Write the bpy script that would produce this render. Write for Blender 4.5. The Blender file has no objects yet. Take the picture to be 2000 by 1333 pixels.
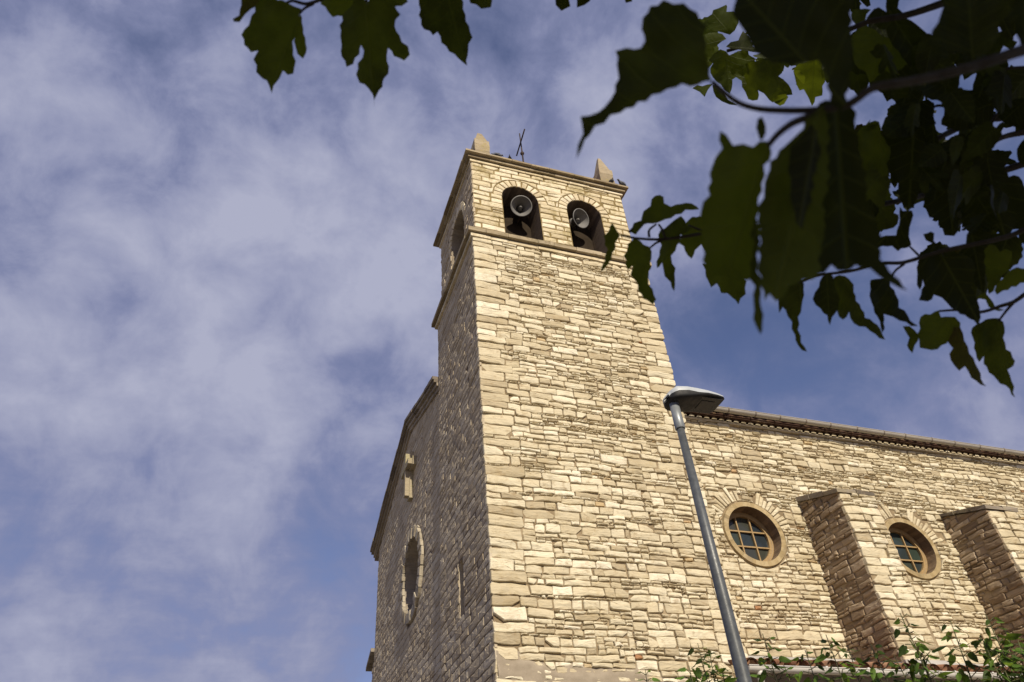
import bpy, bmesh, math, random
import numpy as np
from mathutils import Vector, Matrix, geometry
SC = bpy.context.scene
COL = SC.collection
R = math.radians

# ------------------------------------------------------------------ camera
CAM = np.array([-3.347, -10.016, 1.6])
F = 1457.41                                   # focal length in units of the 2000-px-wide photograph
YAW, PITCH, ROLL = 0.3807, 0.6913, -0.0911
FW = np.array([math.sin(YAW)*math.cos(PITCH), math.cos(YAW)*math.cos(PITCH), math.sin(PITCH)])
_rt = np.array([math.cos(YAW), -math.sin(YAW), 0.0]); _up = np.cross(_rt, FW)
R2 = _rt*math.cos(ROLL) + _up*math.sin(ROLL)
U2 = -_rt*math.sin(ROLL) + _up*math.cos(ROLL)
cd = bpy.data.cameras.new('camera'); cam = bpy.data.objects.new('camera', cd); COL.objects.link(cam)
cd.sensor_width = 36; cd.lens = F/2000*36; cd.clip_start = .05; cd.clip_end = 3000
M = Matrix(((R2[0], U2[0], -FW[0], CAM[0]), (R2[1], U2[1], -FW[1], CAM[1]), (R2[2], U2[2], -FW[2], CAM[2]), (0, 0, 0, 1)))
cam.matrix_world = M
cd.dof.use_dof = True; cd.dof.focus_distance = 13.0; cd.dof.aperture_fstop = 7.1
SC.camera = cam

def ray(u, v): return FW + R2*(u-1000)/F - U2*(v-666.5)/F
def at(u, v, d):
    r = ray(u, v); return CAM + r/np.linalg.norm(r)*d
def proj(X):
    d = np.array(X)-CAM; z = d@FW
    return (1000+F*(d@R2)/z, 666.5-F*(d@U2)/z, z)

# ------------------------------------------------------------------ sun, sky, exposure
SUN_EL, SUN_AZ = R(33), math.atan2(-.07, -1.0)          # azimuth from +Y towards +X
SDIR = Vector((math.sin(SUN_AZ)*math.cos(SUN_EL), math.cos(SUN_AZ)*math.cos(SUN_EL), math.sin(SUN_EL)))
sl = bpy.data.lights.new('sun', 'SUN'); sl.energy = 4.8; sl.angle = R(.5); sl.color = (1.0, .89, .70)
so = bpy.data.objects.new('sun', sl); COL.objects.link(so); so.location = (0, -30, 30)
so.rotation_euler = SDIR.to_track_quat('Z', 'Y').to_euler()
SC.view_settings.view_transform = 'Standard'; SC.view_settings.look = 'None'
SC.view_settings.exposure = 0.12; SC.view_settings.gamma = 1
SC.view_settings.use_curve_mapping = False

class NT:
    """small helper round a node tree"""
    def __init__(s, t): s.t = t; t.nodes.clear()
    def n(s, typ, **k):
        o = s.t.nodes.new(typ)
        for a, b in k.items():
            if a.startswith('i_'):
                o.inputs[int(a[2:]) if a[2:].isdigit() else a[2:].replace('_', ' ')].default_value = b
            else: setattr(o, a, b)
        return o
    def l(s, a, b): s.t.links.new(a, b)
    def math(s, op, a, b=None, c=None, clamp=False):
        o = s.n('ShaderNodeMath', operation=op); o.use_clamp = clamp
        for i, x in enumerate((a, b, c)):
            if x is None: continue
            if hasattr(x, 'links'): s.l(x, o.inputs[i])
            else: o.inputs[i].default_value = x
        return o.outputs[0]
    def mix(s, f, a, b, bt='MIX'):
        o = s.n('ShaderNodeMix', data_type='RGBA', blend_type=bt)
        for i, x in ((0, f), (6, a), (7, b)):
            if hasattr(x, 'links'): s.l(x, o.inputs[i])
            elif i == 0: o.inputs[0].default_value = x
            else: o.inputs[i].default_value = (*x, 1)
        return o.outputs[2]
    def ramp(s, f, stops, interp='LINEAR'):
        o = s.n('ShaderNodeValToRGB'); cr = o.color_ramp; cr.interpolation = interp
        while len(cr.elements) < len(stops): cr.elements.new(.5)
        for e, (p, c) in zip(cr.elements, stops): e.position = p; e.color = (*c, 1) if len(c) == 3 else c
        s.l(f, o.inputs[0]); return o.outputs[0]
    def rng(s, f, a, b, c=0., d=1., smooth=True):
        o = s.n('ShaderNodeMapRange'); o.interpolation_type = 'SMOOTHSTEP' if smooth else 'LINEAR'
        s.l(f, o.inputs[0])
        for i, x in enumerate((a, b, c, d)): o.inputs[i+1].default_value = x
        return o.outputs[0]
    def noise(s, vec, scale, detail=4, rough=.55, dist=0.):
        o = s.n('ShaderNodeTexNoise'); s.l(vec, o.inputs['Vector'])
        o.inputs['Scale'].default_value = scale; o.inputs['Detail'].default_value = detail
        o.inputs['Roughness'].default_value = rough; o.inputs['Distortion'].default_value = dist
        return o.outputs['Fac']
    def mapping(s, vec, sc=(1, 1, 1), loc=(0, 0, 0), rot=(0, 0, 0)):
        o = s.n('ShaderNodeMapping'); s.l(vec, o.inputs[0])
        o.inputs['Scale'].default_value = sc; o.inputs['Location'].default_value = loc; o.inputs['Rotation'].default_value = rot
        return o.outputs[0]

world = bpy.data.worlds.new('World'); SC.world = world; world.use_nodes = True
t = NT(world.node_tree)
sky = t.n('ShaderNodeTexSky', sky_type='NISHITA', sun_disc=False, sun_elevation=SUN_EL, sun_rotation=SUN_AZ,
          air_density=1.0, dust_density=.6, ozone_density=2.0)
tc = t.n('ShaderNodeTexCoord'); gen = tc.outputs['Generated']
sep = t.n('ShaderNodeSeparateXYZ'); t.l(gen, sep.inputs[0])
zz = t.math('ADD', t.math('MAXIMUM', sep.outputs[2], 0.0), .22)
cmb = t.n('ShaderNodeCombineXYZ')
t.l(t.math('DIVIDE', sep.outputs[0], zz), cmb.inputs[0]); t.l(t.math('DIVIDE', sep.outputs[1], zz), cmb.inputs[1])
cv = cmb.outputs[0]
n1 = t.noise(t.mapping(gen, (1, 1, 1.25), (3.1, 1.7, 0)), 3.1, 9, .50)
n2 = t.noise(t.mapping(gen, (1, 1, 1), (1.0, 4.0, 2), (.4, .3, .2)), 10.0, 10, .58, .25)
n3 = t.noise(t.mapping(cv, (1.0, 2.4, 1), (0, 0, 0), (0, 0, .7)), 4.2, 8, .58)
cov = t.math('ADD', t.math('MULTIPLY_ADD', t.math('SUBTRACT', n1, .5), .95, .5), t.math('MULTIPLY', t.math('SUBTRACT', n2, .5), .95))
cov = t.math('MULTIPLY_ADD', t.math('SUBTRACT', n3, .5), .28, cov)
# where the cloud sheet is thick (+) and where blue shows through (-): soft lobes by direction
LOBES = [((620, 420), 30, .16), ((700, 540), 110, .14), ((100, 150), 12, .06), ((300, 850), 18, .09), ((1250, 300), 40, .12), ((900, 120), 30, .02),
         ((620, 650), 500, -.10), ((760, 770), 260, -.10), ((1520, 740), 55, -.18), ((1800, 780), 60, -.08), ((650, 1230), 90, -.20), ((250, 1250), 40, .06), ((300, 950), 40, .08),
         ((30, 400), 120, -.08), ((600, 1320), 300, .16), ((250, 380), 160, -.06), ((1990, 850), 160, .20), ((1350, 620), 120, .03), ((1450, 420), 90, .06)]
for (u, v), k, a in LOBES:
    d = ray(u, v); d = d/np.linalg.norm(d)
    vm = t.n('ShaderNodeVectorMath', operation='DOT_PRODUCT'); t.l(gen, vm.inputs[0]); vm.inputs[1].default_value = tuple(d)
    e = t.math('EXPONENT', t.math('MULTIPLY', t.math('SUBTRACT', vm.outputs['Value'], 1.0), float(k)))
    cov = t.math('MULTIPLY_ADD', e, float(a), cov)
mask = t.rng(cov, .08, .72)
ccol = t.ramp(t.rng(cov, .25, .92, smooth=False), [(0, (.195, .235, .42)), (.45, (.29, .32, .52)), (1, (.52, .54, .71))])
bgs = t.n('ShaderNodeBackground'); bgs.inputs[1].default_value = .10
t.l(t.mix(1.0, sky.outputs[0], (1.0, .86, 1.0), 'MULTIPLY'), bgs.inputs[0])
bgc = t.n('ShaderNodeBackground'); t.l(ccol, bgc.inputs[0]); bgc.inputs[1].default_value = .74
mxs = t.n('ShaderNodeMixShader'); t.l(mask, mxs.inputs[0]); t.l(bgs.outputs[0], mxs.inputs[1]); t.l(bgc.outputs[0], mxs.inputs[2])
wo = t.n('ShaderNodeOutputWorld'); t.l(mxs.outputs[0], wo.inputs[0])

# ------------------------------------------------------------------ materials
def material(name):
    m = bpy.data.materials.new(name); m.use_nodes = True
    t = NT(m.node_tree)
    p = t.n('ShaderNodeBsdfPrincipled'); o = t.n('ShaderNodeOutputMaterial'); t.l(p.outputs[0], o.inputs[0])
    return m, t, p
def attr(t, n): return t.n('ShaderNodeAttribute', attribute_name=n).outputs['Fac']
def objco(t): return t.n('ShaderNodeTexCoord').outputs['Object']
def bump(t, p, h, strength, dist):
    b = t.n('ShaderNodeBump'); b.inputs['Strength'].default_value = strength; b.inputs['Distance'].default_value = dist
    t.l(h, b.inputs['Height']); t.l(b.outputs[0], p.inputs['Normal'])

def stone_mat(name, stops, strata=(2.5, 2.5, 26), mottled=.35, lichen=0., lich_col=(.22, .18, .06), bstr=.8, bdist=.02, dark=.0):
    m, t, p = material(name); co = objco(t)
    a, b = attr(t, 'ra'), attr(t, 'rb')
    off = t.n('ShaderNodeCombineXYZ'); t.l(t.math('MULTIPLY', a, 37.0), off.inputs[0]); t.l(t.math('MULTIPLY', b, 53.0), off.inputs[2])
    va = t.n('ShaderNodeVectorMath', operation='ADD'); t.l(co, va.inputs[0]); t.l(off.outputs[0], va.inputs[1]); sv = va.outputs[0]
    c = t.ramp(a, stops)
    ns = t.noise(t.mapping(sv, strata), 1.0, 5, .6)              # bedding streaks of the stone
    c = t.mix(1.0, c, t.ramp(ns, [(.25, (1-mottled,)*3), (.5, (1, 1, 1)), (.8, (1.12, 1.1, 1.06))]), 'MULTIPLY')
    nb = t.noise(sv, 9.0, 5, .65)
    c = t.mix(t.rng(nb, .52, .75, 0, .55), c, (.30, .21, .11))   # ochre weathering
    if name == 'rubble_limestone':
        st = t.noise(t.mapping(co, (3.0, 3.0, .22)), 1.0, 6, .6)
        c = t.mix(t.rng(st, .52, .72, 0, .24), c, (.27, .225, .16))
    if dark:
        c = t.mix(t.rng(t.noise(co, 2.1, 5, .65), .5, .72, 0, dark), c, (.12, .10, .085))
    if lichen:
        nl = t.math('ADD', t.noise(co, 1.6, 6, .7), t.math('MULTIPLY', t.math('SUBTRACT', t.noise(co, 14, 4, .7), .5), .6))
        c = t.mix(t.rng(nl, .50, .66, 0, lichen), c, lich_col)
    t.l(c, p.inputs['Base Color']); p.inputs['Roughness'].default_value = .9; p.inputs['Specular IOR Level'].default_value = .2
    nf = t.noise(t.mapping(sv, (14, 14, 40)), 1.0, 6, .7)
    h = t.math('ADD', t.math('MULTIPLY', ns, .6), t.math('MULTIPLY', nf, .6))
    bump(t, p, h, bstr, bdist)
    return m
CREAM = [(0, (.40, .335, .225)), (.12, (.49, .42, .285)), (.35, (.565, .495, .35)), (.60, (.62, .555, .405)), (.85, (.68, .62, .47)), (.972, (.76, .705, .565)), (.976, (.55, .44, .27)), (.9965, (.49, .37, .21)), (.9985, (.40, .20, .10)), (1, (.40, .19, .09))]
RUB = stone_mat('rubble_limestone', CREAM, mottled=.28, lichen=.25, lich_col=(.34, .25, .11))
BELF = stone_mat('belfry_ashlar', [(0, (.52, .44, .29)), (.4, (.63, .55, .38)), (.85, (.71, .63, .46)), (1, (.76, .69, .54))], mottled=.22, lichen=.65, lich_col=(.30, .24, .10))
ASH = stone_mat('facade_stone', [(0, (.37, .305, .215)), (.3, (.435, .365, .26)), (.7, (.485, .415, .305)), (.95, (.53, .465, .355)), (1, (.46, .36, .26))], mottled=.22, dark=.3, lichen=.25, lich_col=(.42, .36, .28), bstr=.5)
ASH2 = stone_mat('jamb_stone', [(0, (.26, .22, .17)), (1, (.40, .35, .28))], mottled=.3, dark=.4)
BUT = stone_mat('shaded_buttress_side', [(0, (.23, .165, .105)), (.3, (.30, .225, .15)), (.7, (.38, .295, .20)), (1, (.48, .39, .28))], mottled=.3, dark=.5)  # browner, darker copy of the rubble, with the sides' shade in its colour
TRIM = stone_mat('weathered_trim', [(0, (.21, .165, .105)), (.5, (.30, .245, .16)), (1, (.42, .355, .25))], mottled=.3, lichen=.6, lich_col=(.16, .13, .07), dark=.3)
DTRIM = stone_mat('dark_coping', [(0, (.12, .10, .08)), (.5, (.19, .16, .13)), (1, (.27, .235, .19))], mottled=.35, lichen=.4, lich_col=(.30, .25, .14))
RING = stone_mat('ochre_ring', [(0, (.29, .22, .115)), (.5, (.37, .285, .155)), (1, (.44, .35, .205))], strata=(9, 9, 9), mottled=.35, dark=.45)
VOUS = stone_mat('voussoir_stone', [(0, (.50, .42, .28)), (.5, (.62, .54, .38)), (1, (.73, .66, .51))], strata=(7, 7, 7), mottled=.22, lichen=.35, lich_col=(.30, .23, .10))

def mortar_mat(name, c1, c2, sc=7, b=.6, patches=None):
    m, t, p = material(name); co = objco(t)
    n = t.noise(co, sc, 6, .7); c = t.mix(t.rng(n, .3, .7), c1, c2)
    if patches: c = t.mix(t.rng(t.noise(co, 1.3, 4, .6), .5, .62), c, patches)
    t.l(c, p.inputs['Base Color']); p.inputs['Roughness'].default_value = .95; p.inputs['Specular IOR Level'].default_value = .1
    bump(t, p, t.noise(co, 45, 6, .75), b, .012); return m
MORT = mortar_mat('earth_mortar', (.17, .125, .075), (.30, .235, .15), patches=(.33, .26, .17))
BMORT = mortar_mat('belfry_mortar', (.17, .125, .055), (.27, .205, .10))
AMORT = mortar_mat('facade_mortar', (.11, .082, .06), (.18, .14, .105))
PLAS = mortar_mat('old_render', (.27, .225, .17), (.34, .29, .225), 3, .4)
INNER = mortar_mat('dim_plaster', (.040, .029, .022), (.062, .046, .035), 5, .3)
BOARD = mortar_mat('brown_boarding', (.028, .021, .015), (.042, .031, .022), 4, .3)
REVEAL = stone_mat('dark_reveal', [(0, (.085, .062, .048)), (1, (.17, .13, .10))], strata=(5, 5, 22), mottled=.4, dark=.5)  # much darker stone for the reveals of the front belfry arches
CONC = mortar_mat('flashing_mortar', (.34, .32, .30), (.43, .41, .385), 4, .2)

def plain(name, col, rough=.6, metal=0., var=.15, nsc=6., bstr=0., spec=.4, nvec=(1, 1, 1)):
    m, t, p = material(name); co = t.mapping(objco(t), nvec)
    n = t.noise(co, nsc, 5, .65)
    lo = tuple(x*(1-var) for x in col); hi = tuple(min(1, x*(1+var)) for x in col)
    t.l(t.mix(t.rng(n, .3, .7), lo, hi), p.inputs['Base Color'])
    t.l(t.rng(t.noise(co, nsc*3, 4), .3, .7, rough*.85, min(1, rough*1.15)), p.inputs['Roughness'])
    p.inputs['Metallic'].default_value = metal; p.inputs['Specular IOR Level'].default_value = spec
    if bstr: bump(t, p, t.noise(co, nsc*5, 5, .7), bstr, .01)
    return m
TILED = stone_mat('shaded_eaves_tile', [(0, (.035, .018, .013)), (.5, (.06, .03, .021)), (1, (.085, .048, .034))], strata=(6, 6, 6), mottled=.35, dark=.5)  # roof tile darkened: the shade under the eaves is in its colour
TILE = stone_mat('roof_tile', [(0, (.17, .085, .05)), (.5, (.27, .135, .08)), (1, (.36, .21, .13))], strata=(6, 6, 6), mottled=.35, dark=.5)
GUTM = plain('gutter_metal', (.34, .315, .28), .5, 0, .08, 2.0, spec=.35)
GUTW = plain('pale_gutter', (.56, .54, .50), .45, 0, .06, 2.0)
CLIP = plain('gutter_clip', (.16, .13, .11), .6)
GALV = plain('painted_steel', (.078, .085, .092), .42, .1, .22, 14, .08, .5)
GALVL = plain('galvanised_collar', (.24, .26, .275), .42, .3, .1, 12)
SHELL = plain('lamp_shell', (.40, .43, .46), .45, 0, .05, 5)
UNDER = plain('lamp_underside', (.014, .0145, .016), .6, 0, .1, 8)
LENS = plain('lamp_lens', (.018, .018, .019), .25, 0, .1, 8, spec=.35)
LED = plain('led_board', (.045, .042, .038), .4, 0, .2, 30)
IRON = plain('rusty_iron', (.05, .035, .028), .8, .3, .3, 12)
HORN = plain('horn_grey', (.165, .16, .155), .55, 0, .1, 5)
HORND = plain('horn_plug', (.10, .095, .09), .5)
WOOD = plain('varnished_wood', (.33, .225, .105), .5, 0, .25, 3, .1, .4, (4, 4, 30))
GREYW = plain('weathered_wood', (.30, .25, .20), .7, 0, .25, 4, .1)
BIRD = plain('pigeon_grey', (.085, .09, .11), .7, 0, .35, 18)
BARK = plain('mulberry_bark', (.075, .055, .04), .9, 0, .3, 9, .8)
STEM = plain('green_shoot', (.075, .075, .03), .7, 0, .3, 20)
TWIG = plain('mulberry_twig', (.014, .011, .007), .8, 0, .3, 20, .3)
m, t, p = material('leaded_glass'); GLASS = m
t.l(t.ramp(attr(t, 'ra'), [(0, (.022, .028, .036)), (.4, (.034, .048, .038)), (.7, (.046, .042, .034)), (1, (.028, .042, .040))]), p.inputs['Base Color'])
p.inputs['Roughness'].default_value = .16; p.inputs['Specular IOR Level'].default_value = .45
bump(t, p, t.noise(objco(t), 9, 3), .12, .01)

def leaf_mat(name, c, trans, tmix=.4, vein=(.10, .15, .035)):
    m, t, p = material(name); o = [n for n in t.t.nodes if n.type == 'OUTPUT_MATERIAL'][0]
    lx, ly, co = attr(t, 'lx'), attr(t, 'ly'), objco(t)
    ax = t.math('ABSOLUTE', lx)
    mid = t.rng(ax, .006, .022, 1, 0)
    ly = t.math('MULTIPLY_ADD', t.math('SUBTRACT', t.noise(co, 9, 2), .5), .22, ly)
    ly = t.math('MULTIPLY_ADD', t.math('MULTIPLY', ax, ax), .5, ly)
    s = t.math('FRACT', t.math('SUBTRACT', t.math('MULTIPLY', ly, 6.0), t.math('MULTIPLY', ax, 4.2)))
    side = t.rng(t.math('ABSOLUTE', t.math('SUBTRACT', s, .5)), .03, .09, .6, 0)
    vm = t.math('MAXIMUM', mid, side)
    nz = t.noise(co, 16, 5, .6)
    rr = t.rng(t.math('ADD', nz, t.math('MULTIPLY', t.math('SUBTRACT', attr(t, 'ra'), .5), 1.0)), .1, .95)
    cc = t.mix(rr, tuple(x*.35 for x in c), tuple(x*1.7 for x in c))
    cc = t.mix(t.math('MULTIPLY', vm, .30), cc, vein)
    cc = t.mix(t.rng(attr(t, 'rb'), .86, 1.0, 0, .8), cc, (.10, .062, .018))
    t.l(cc, p.inputs['Base Color']); p.inputs['Roughness'].default_value = .55; p.inputs['Specular IOR Level'].default_value = .18
    bump(t, p, t.math('ADD', t.math('MULTIPLY', vm, -.6), t.math('MULTIPLY', t.noise(co, 60, 4), .25)), .5, .004)
    tr = t.n('ShaderNodeBsdfTranslucent')
    t.l(t.mix(t.math('MULTIPLY', vm, .4), t.mix(rr, tuple(x*.3 for x in trans), tuple(x*1.5 for x in trans)), tuple(x*.5 for x in trans)), tr.inputs[0])
    mx = t.n('ShaderNodeMixShader'); mx.inputs[0].default_value = tmix
    t.l(p.outputs[0], mx.inputs[1]); t.l(tr.outputs[0], mx.inputs[2]); t.l(mx.outputs[0], o.inputs[0])
    return m
LEAF = leaf_mat('mulberry_leaf', (.026, .037, .004), (.085, .105, .004), .42, (.095, .12, .022))
LEAFS = leaf_mat('sapling_leaf', (.070, .128, .022), (.20, .29, .03))

m, t, p = material('gravel_ground'); GROUND = m; co = objco(t)
c = t.mix(t.rng(t.noise(co, .35, 6, .6), .35, .65), (.20, .17, .13), (.30, .26, .20))
c = t.mix(t.rng(t.noise(co, 30, 4, .7), .4, .65), c, (.14, .12, .10))
t.l(c, p.inputs['Base Color']); p.inputs['Roughness'].default_value = .95; bump(t, p, t.noise(co, 50, 5, .7), .6, .02)

# ------------------------------------------------------------------ mesh helpers
class MB:
    def __init__(s): s.v = []; s.f = []; s.m = []; s.ra = []; s.rb = []; s.lx = []; s.ly = []; s.sm = []
    def add(s, verts, faces, mat=0, ra=.5, rb=.5, smooth=False, lxy=None):
        b = len(s.v); n = len(verts)
        s.v.extend([tuple(float(c) for c in v) for v in verts])
        s.f.extend([tuple(i+b for i in f) for f in faces]); s.m.extend([mat]*len(faces)); s.sm.extend([smooth]*len(faces))
        s.ra.extend([ra]*n if np.isscalar(ra) else list(ra)); s.rb.extend([rb]*n if np.isscalar(rb) else list(rb))
        if lxy is None: s.lx.extend([0.]*n); s.ly.extend([0.]*n)
        else: s.lx.extend([float(q[0]) for q in lxy]); s.ly.extend([float(q[1]) for q in lxy])
    def box(s, lo, hi, mat=0, ra=.5, rb=.5, jit=0., rng=random):
        x0, y0, z0 = lo; x1, y1, z1 = hi
        vs = [(x, y, z) for x in (x0, x1) for y in (y0, y1) for z in (z0, z1)]
        if jit: vs = [tuple(c+rng.uniform(-jit, jit) for c in v) for v in vs]
        s.add(vs, [(0, 1, 3, 2), (4, 6, 7, 5), (0, 4, 5, 1), (2, 3, 7, 6), (0, 2, 6, 4), (1, 5, 7, 3)], mat, ra, rb)
    def tube(s, pts, rad, n=8, mat=0, ra=.5, cap=True, arc=None):
        P = [Vector(q) for q in pts]; k = len(P)
        rs = [rad]*k if np.isscalar(rad) else rad
        vs = []; up = None
        for i in range(k):
            d = (P[min(i+1, k-1)]-P[max(i-1, 0)]).normalized()
            if up is None:
                a = Vector((0, 0, 1)) if abs(d.z) < .9 else Vector((1, 0, 0)); up = (a-d*a.dot(d)).normalized()
            else: up = (up-d*up.dot(d)).normalized()
            w = d.cross(up)
            for j in range(n):
                an = 2*math.pi*j/n; vs.append(P[i]+(up*math.cos(an)+w*math.sin(an))*rs[i])
        fs = [(i*n+j, i*n+(j+1) % n, (i+1)*n+(j+1) % n, (i+1)*n+j) for i in range(k-1) for j in range(n)]
        if cap: fs += [tuple(range(n-1, -1, -1)), tuple(range((k-1)*n, k*n))]
        s.add(vs, fs, mat, ra, .5, True)
    def build(s, name, mats, parent=None):
        me = bpy.data.meshes.new(name); me.from_pydata(s.v, [], s.f)
        for q in (mats if isinstance(mats, (list, tuple)) else [mats]): me.materials.append(q)
        me.polygons.foreach_set('material_index', s.m); me.polygons.foreach_set('use_smooth', s.sm)
        for nm, arr in (('ra', s.ra), ('rb', s.rb), ('lx', s.lx), ('ly', s.ly)):
            if nm in ('lx', 'ly') and not any(arr): continue
            me.attributes.new(nm, 'FLOAT', 'POINT').data.foreach_set('value', np.array(arr, np.float32))
        me.update(); o = bpy.data.objects.new(name, me); COL.objects.link(o)
        if parent: o.parent = parent; o.matrix_parent_inverse = Matrix.Translation(-world_loc(parent))
        return o
def world_loc(o):
    v = Vector((0, 0, 0))
    while o: v += o.location + (o.matrix_parent_inverse.translation if o.parent else Vector((0, 0, 0))); o = o.parent
    return v
def thing(name, label, cat, loc=(0, 0, 0), group=None):
    o = bpy.data.objects.new(name, None); COL.objects.link(o); o.location = loc; o.empty_display_size = .2
    o['label'] = label; o['category'] = cat
    if group: o['group'] = group
    return o

class Frame:
    def __init__(s, o, U, V, N): s.o, s.U, s.V, s.N = (np.array(q, float) for q in (o, U, V, N))
    def p(s, u, v, n=0.): return s.o+s.U*u+s.V*v+s.N*n
FRONT = lambda y: Frame((0, y, 0), (1, 0, 0), (0, 0, 1), (0, -1, 0))
SIDE = lambda x: Frame((x, 0, 0), (0, 1, 0), (0, 0, 1), (-1, 0, 0))

def panel(mb, fr, outer, holes=(), depth=.0, mat=0, rmat=None, seg_tint=None):
    """flat wall with real openings, and the reveals of the openings going in by depth"""
    loops = [[Vector((u, v, 0)) for u, v in outer]]+[[Vector((u, v, 0)) for u, v in h] for h in holes]
    flat = [q for l in loops for q in l]
    tris = geometry.tessellate_polygon(loops)
    mb.add([fr.p(q.x, q.y) for q in flat], [tuple(tr) for tr in tris], mat)
    for h in holes:
        k = len(h)
        for i in range(k):
            a, b = h[i], h[(i+1) % k]
            tint = (seg_tint or random).random()
            mb.add([fr.p(*a), fr.p(*b), fr.p(*b, -depth), fr.p(*a, -depth)], [(0, 1, 2, 3)], mat if rmat is None else rmat, tint, tint)
def circle(cx, cy, r, n=40): return [(cx+r*math.cos(2*math.pi*i/n), cy+r*math.sin(2*math.pi*i/n)) for i in range(n)]
def archpoly(x0, x1, y0, ysp, n=16):
    r = (x1-x0)/2; cx = (x0+x1)/2
    return [(x0, y0), (x1, y0)]+[(cx+r*math.cos(math.pi*i/n), ysp+r*math.sin(math.pi*i/n)) for i in range(n+1)]

# ------------------------------------------------------------------ masonry: every stone is modelled
def stone_poly(rng, x0, x1, y0, y1, gap, rough):
    w, h = x1-x0-2*gap, y1-y0-2*gap
    x0 += gap; y0 += gap; x1 -= gap; y1 -= gap
    m = min(w, h); ch = [rng.uniform(.06, .30)*m*(rough*60) for _ in range(4)]
    ch = [min(c, .42*m) for c in ch]
    if rng.random() < .16*rough*60: ch[rng.randrange(4)] = rng.uniform(.5, .9)*m
    P = []
    def edge(ax, ay, bx, by):
        L = math.hypot(bx-ax, by-ay); n = max(1, int(L/.10))
        for i in range(n):
            tt = i/n; P.append((ax+(bx-ax)*tt+rng.uniform(-rough, rough), ay+(by-ay)*tt+rng.uniform(-rough, rough)))
    a, b, c, d = ch
    edge(x0+a, y0, x1-b, y0); edge(x1-b, y0, x1, y0+b*.8); edge(x1, y0+b*.8, x1, y1-c*.8); edge(x1, y1-c*.8, x1-c, y1)
    edge(x1-c, y1, x0+d, y1); edge(x0+d, y1, x0, y1-d*.8); edge(x0, y1-d*.8, x0, y0+a*.8); edge(x0, y0+a*.8, x0+a, y0)
    ang = rng.gauss(0, .018)*(rough*90); cx, cy = (x0+x1)/2, (y0+y1)/2
    return [(cx+(x-cx)*math.cos(ang)-(y-cy)*math.sin(ang), cy+(x-cx)*math.sin(ang)+(y-cy)*math.cos(ang)) for x, y in P]

def add_stone(mb, fr, poly, prot, rng, mat=0, inset=.012, base=-.03, tilt=.05, ra=None, dome=.006):
    n = len(poly); A = np.array(poly)
    c = A.mean(0); ext = np.maximum(A.max(0)-A.min(0), .02)
    sc = np.clip(1-2*inset/ext, .45, 1)
    tu, tv = rng.gauss(0, tilt), rng.gauss(0, tilt)
    rel = A-c
    hgt = np.clip(rel[:, 0]*tu*.6+rel[:, 1]*tv, -.02, .02)
    r0 = A; r1 = c+rel*(1-(1-sc)*.25); r2 = c+rel*sc
    vs = [fr.p(x, y, base) for x, y in r0]+[fr.p(x, y, prot-inset*.9+h) for (x, y), h in zip(r1, hgt)]+[fr.p(x, y, prot+h+rng.uniform(-.003, .003)) for (x, y), h in zip(r2, hgt)]
    r3 = c+rel*sc*.5
    vs += [fr.p(x, y, prot+h*.5+dome+rng.uniform(-.004, .004)) for (x, y), h in zip(r3, hgt)]
    vs.append(fr.p(c[0], c[1], prot+dome))
    fs = []
    for k in range(3):
        for i in range(n):
            j = (i+1) % n; fs.append((k*n+i, k*n+j, (k+1)*n+j, (k+1)*n+i))
    for i in range(n): fs.append((3*n+i, 3*n+(i+1) % n, 4*n))
    mb.add(vs, fs, mat, rng.random() if ra is None else ra, rng.random())

def rubble(rng, u0, u1, v0, v1, hdist, aspect=(1.6, 5.0), cell=.025, quoinL=None, quoinR=None):
    """skyline packing of irregular stones: returns rectangles"""
    n = int(round((u1-u0)/cell)); H = np.full(n, v0); out = []
    def pick(vv):
        tab = hdist(vv); r = rng.random()
        for pr, lo, hi in tab:
            if r < pr: return rng.uniform(lo, hi)
            r -= pr
        return rng.uniform(tab[0][1], tab[0][2])
    it = 0
    while it < 60000:
        it += 1
        i = int(np.argmin(H)); h = H[i]
        if h >= v1: break
        j = i
        while j < n and abs(H[j]-h) < 1e-6: j += 1
        L = (j-i)*cell
        nl = H[i-1]-h if i > 0 else 9; nr = H[j]-h if j < n else 9
        nb = min(nl, nr)
        hh = pick(h)
        for q in (nl, nr):
            if .035 < q < .17 and rng.random() < .75: hh = q; break
        if L < .07:
            up = min(nb, .16) if nb < 9 else hh
            if up > .03 and L > .03: out.append((u0+i*cell, u0+j*cell, h, h+up))
            H[i:j] = h+max(up, .01); continue
        w = hh*rng.uniform(*aspect)*(.8 if hh > .11 else 1.0)
        w = min(max(w, .08), .52)
        atL = i == 0; atR = j == n
        if atL and quoinL and rng.random() < .8 and (rng.random() < .6 or not atR):
            hh = rng.uniform(*quoinL[0]); w = rng.uniform(*quoinL[1]); left = True
        elif atR and quoinR and rng.random() < .8:
            hh = rng.uniform(*quoinR[0]); w = rng.uniform(*quoinR[1]); left = False
        else: left = rng.random() < .5
        if L-w < .10: w = L
        if w > .75: w = L/2
        k = max(1, int(round(w/cell)))
        if left: a, b = i, min(j, i+k)
        else: a, b = max(i, j-k), j
        out.append((u0+a*cell, u0+b*cell, h, h+hh)); H[a:b] = h+hh
    return out
def courses(rng, u0, u1, v0, v1, hr, wr, mid=.0):
    out = []; v = v0
    while v < v1:
        h = rng.uniform(*hr); u = u0-rng.uniform(0, .3)
        while u < u1:
            w = rng.uniform(*wr)*(.55 if rng.random() < .2 else 1)
            a, b = max(u, u0), min(u+w, u1)
            if u1-b < .12: b = u1; u = u1
            if b-a > .05:
                if rng.random() < mid and h > .1:
                    s = rng.uniform(.35, .65)*h; out += [(a, b, v, v+s), (a, b, v+s, v+h)]
                else: out.append((a, b, v, v+h))
            u += w
        v += h
    return out
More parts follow.
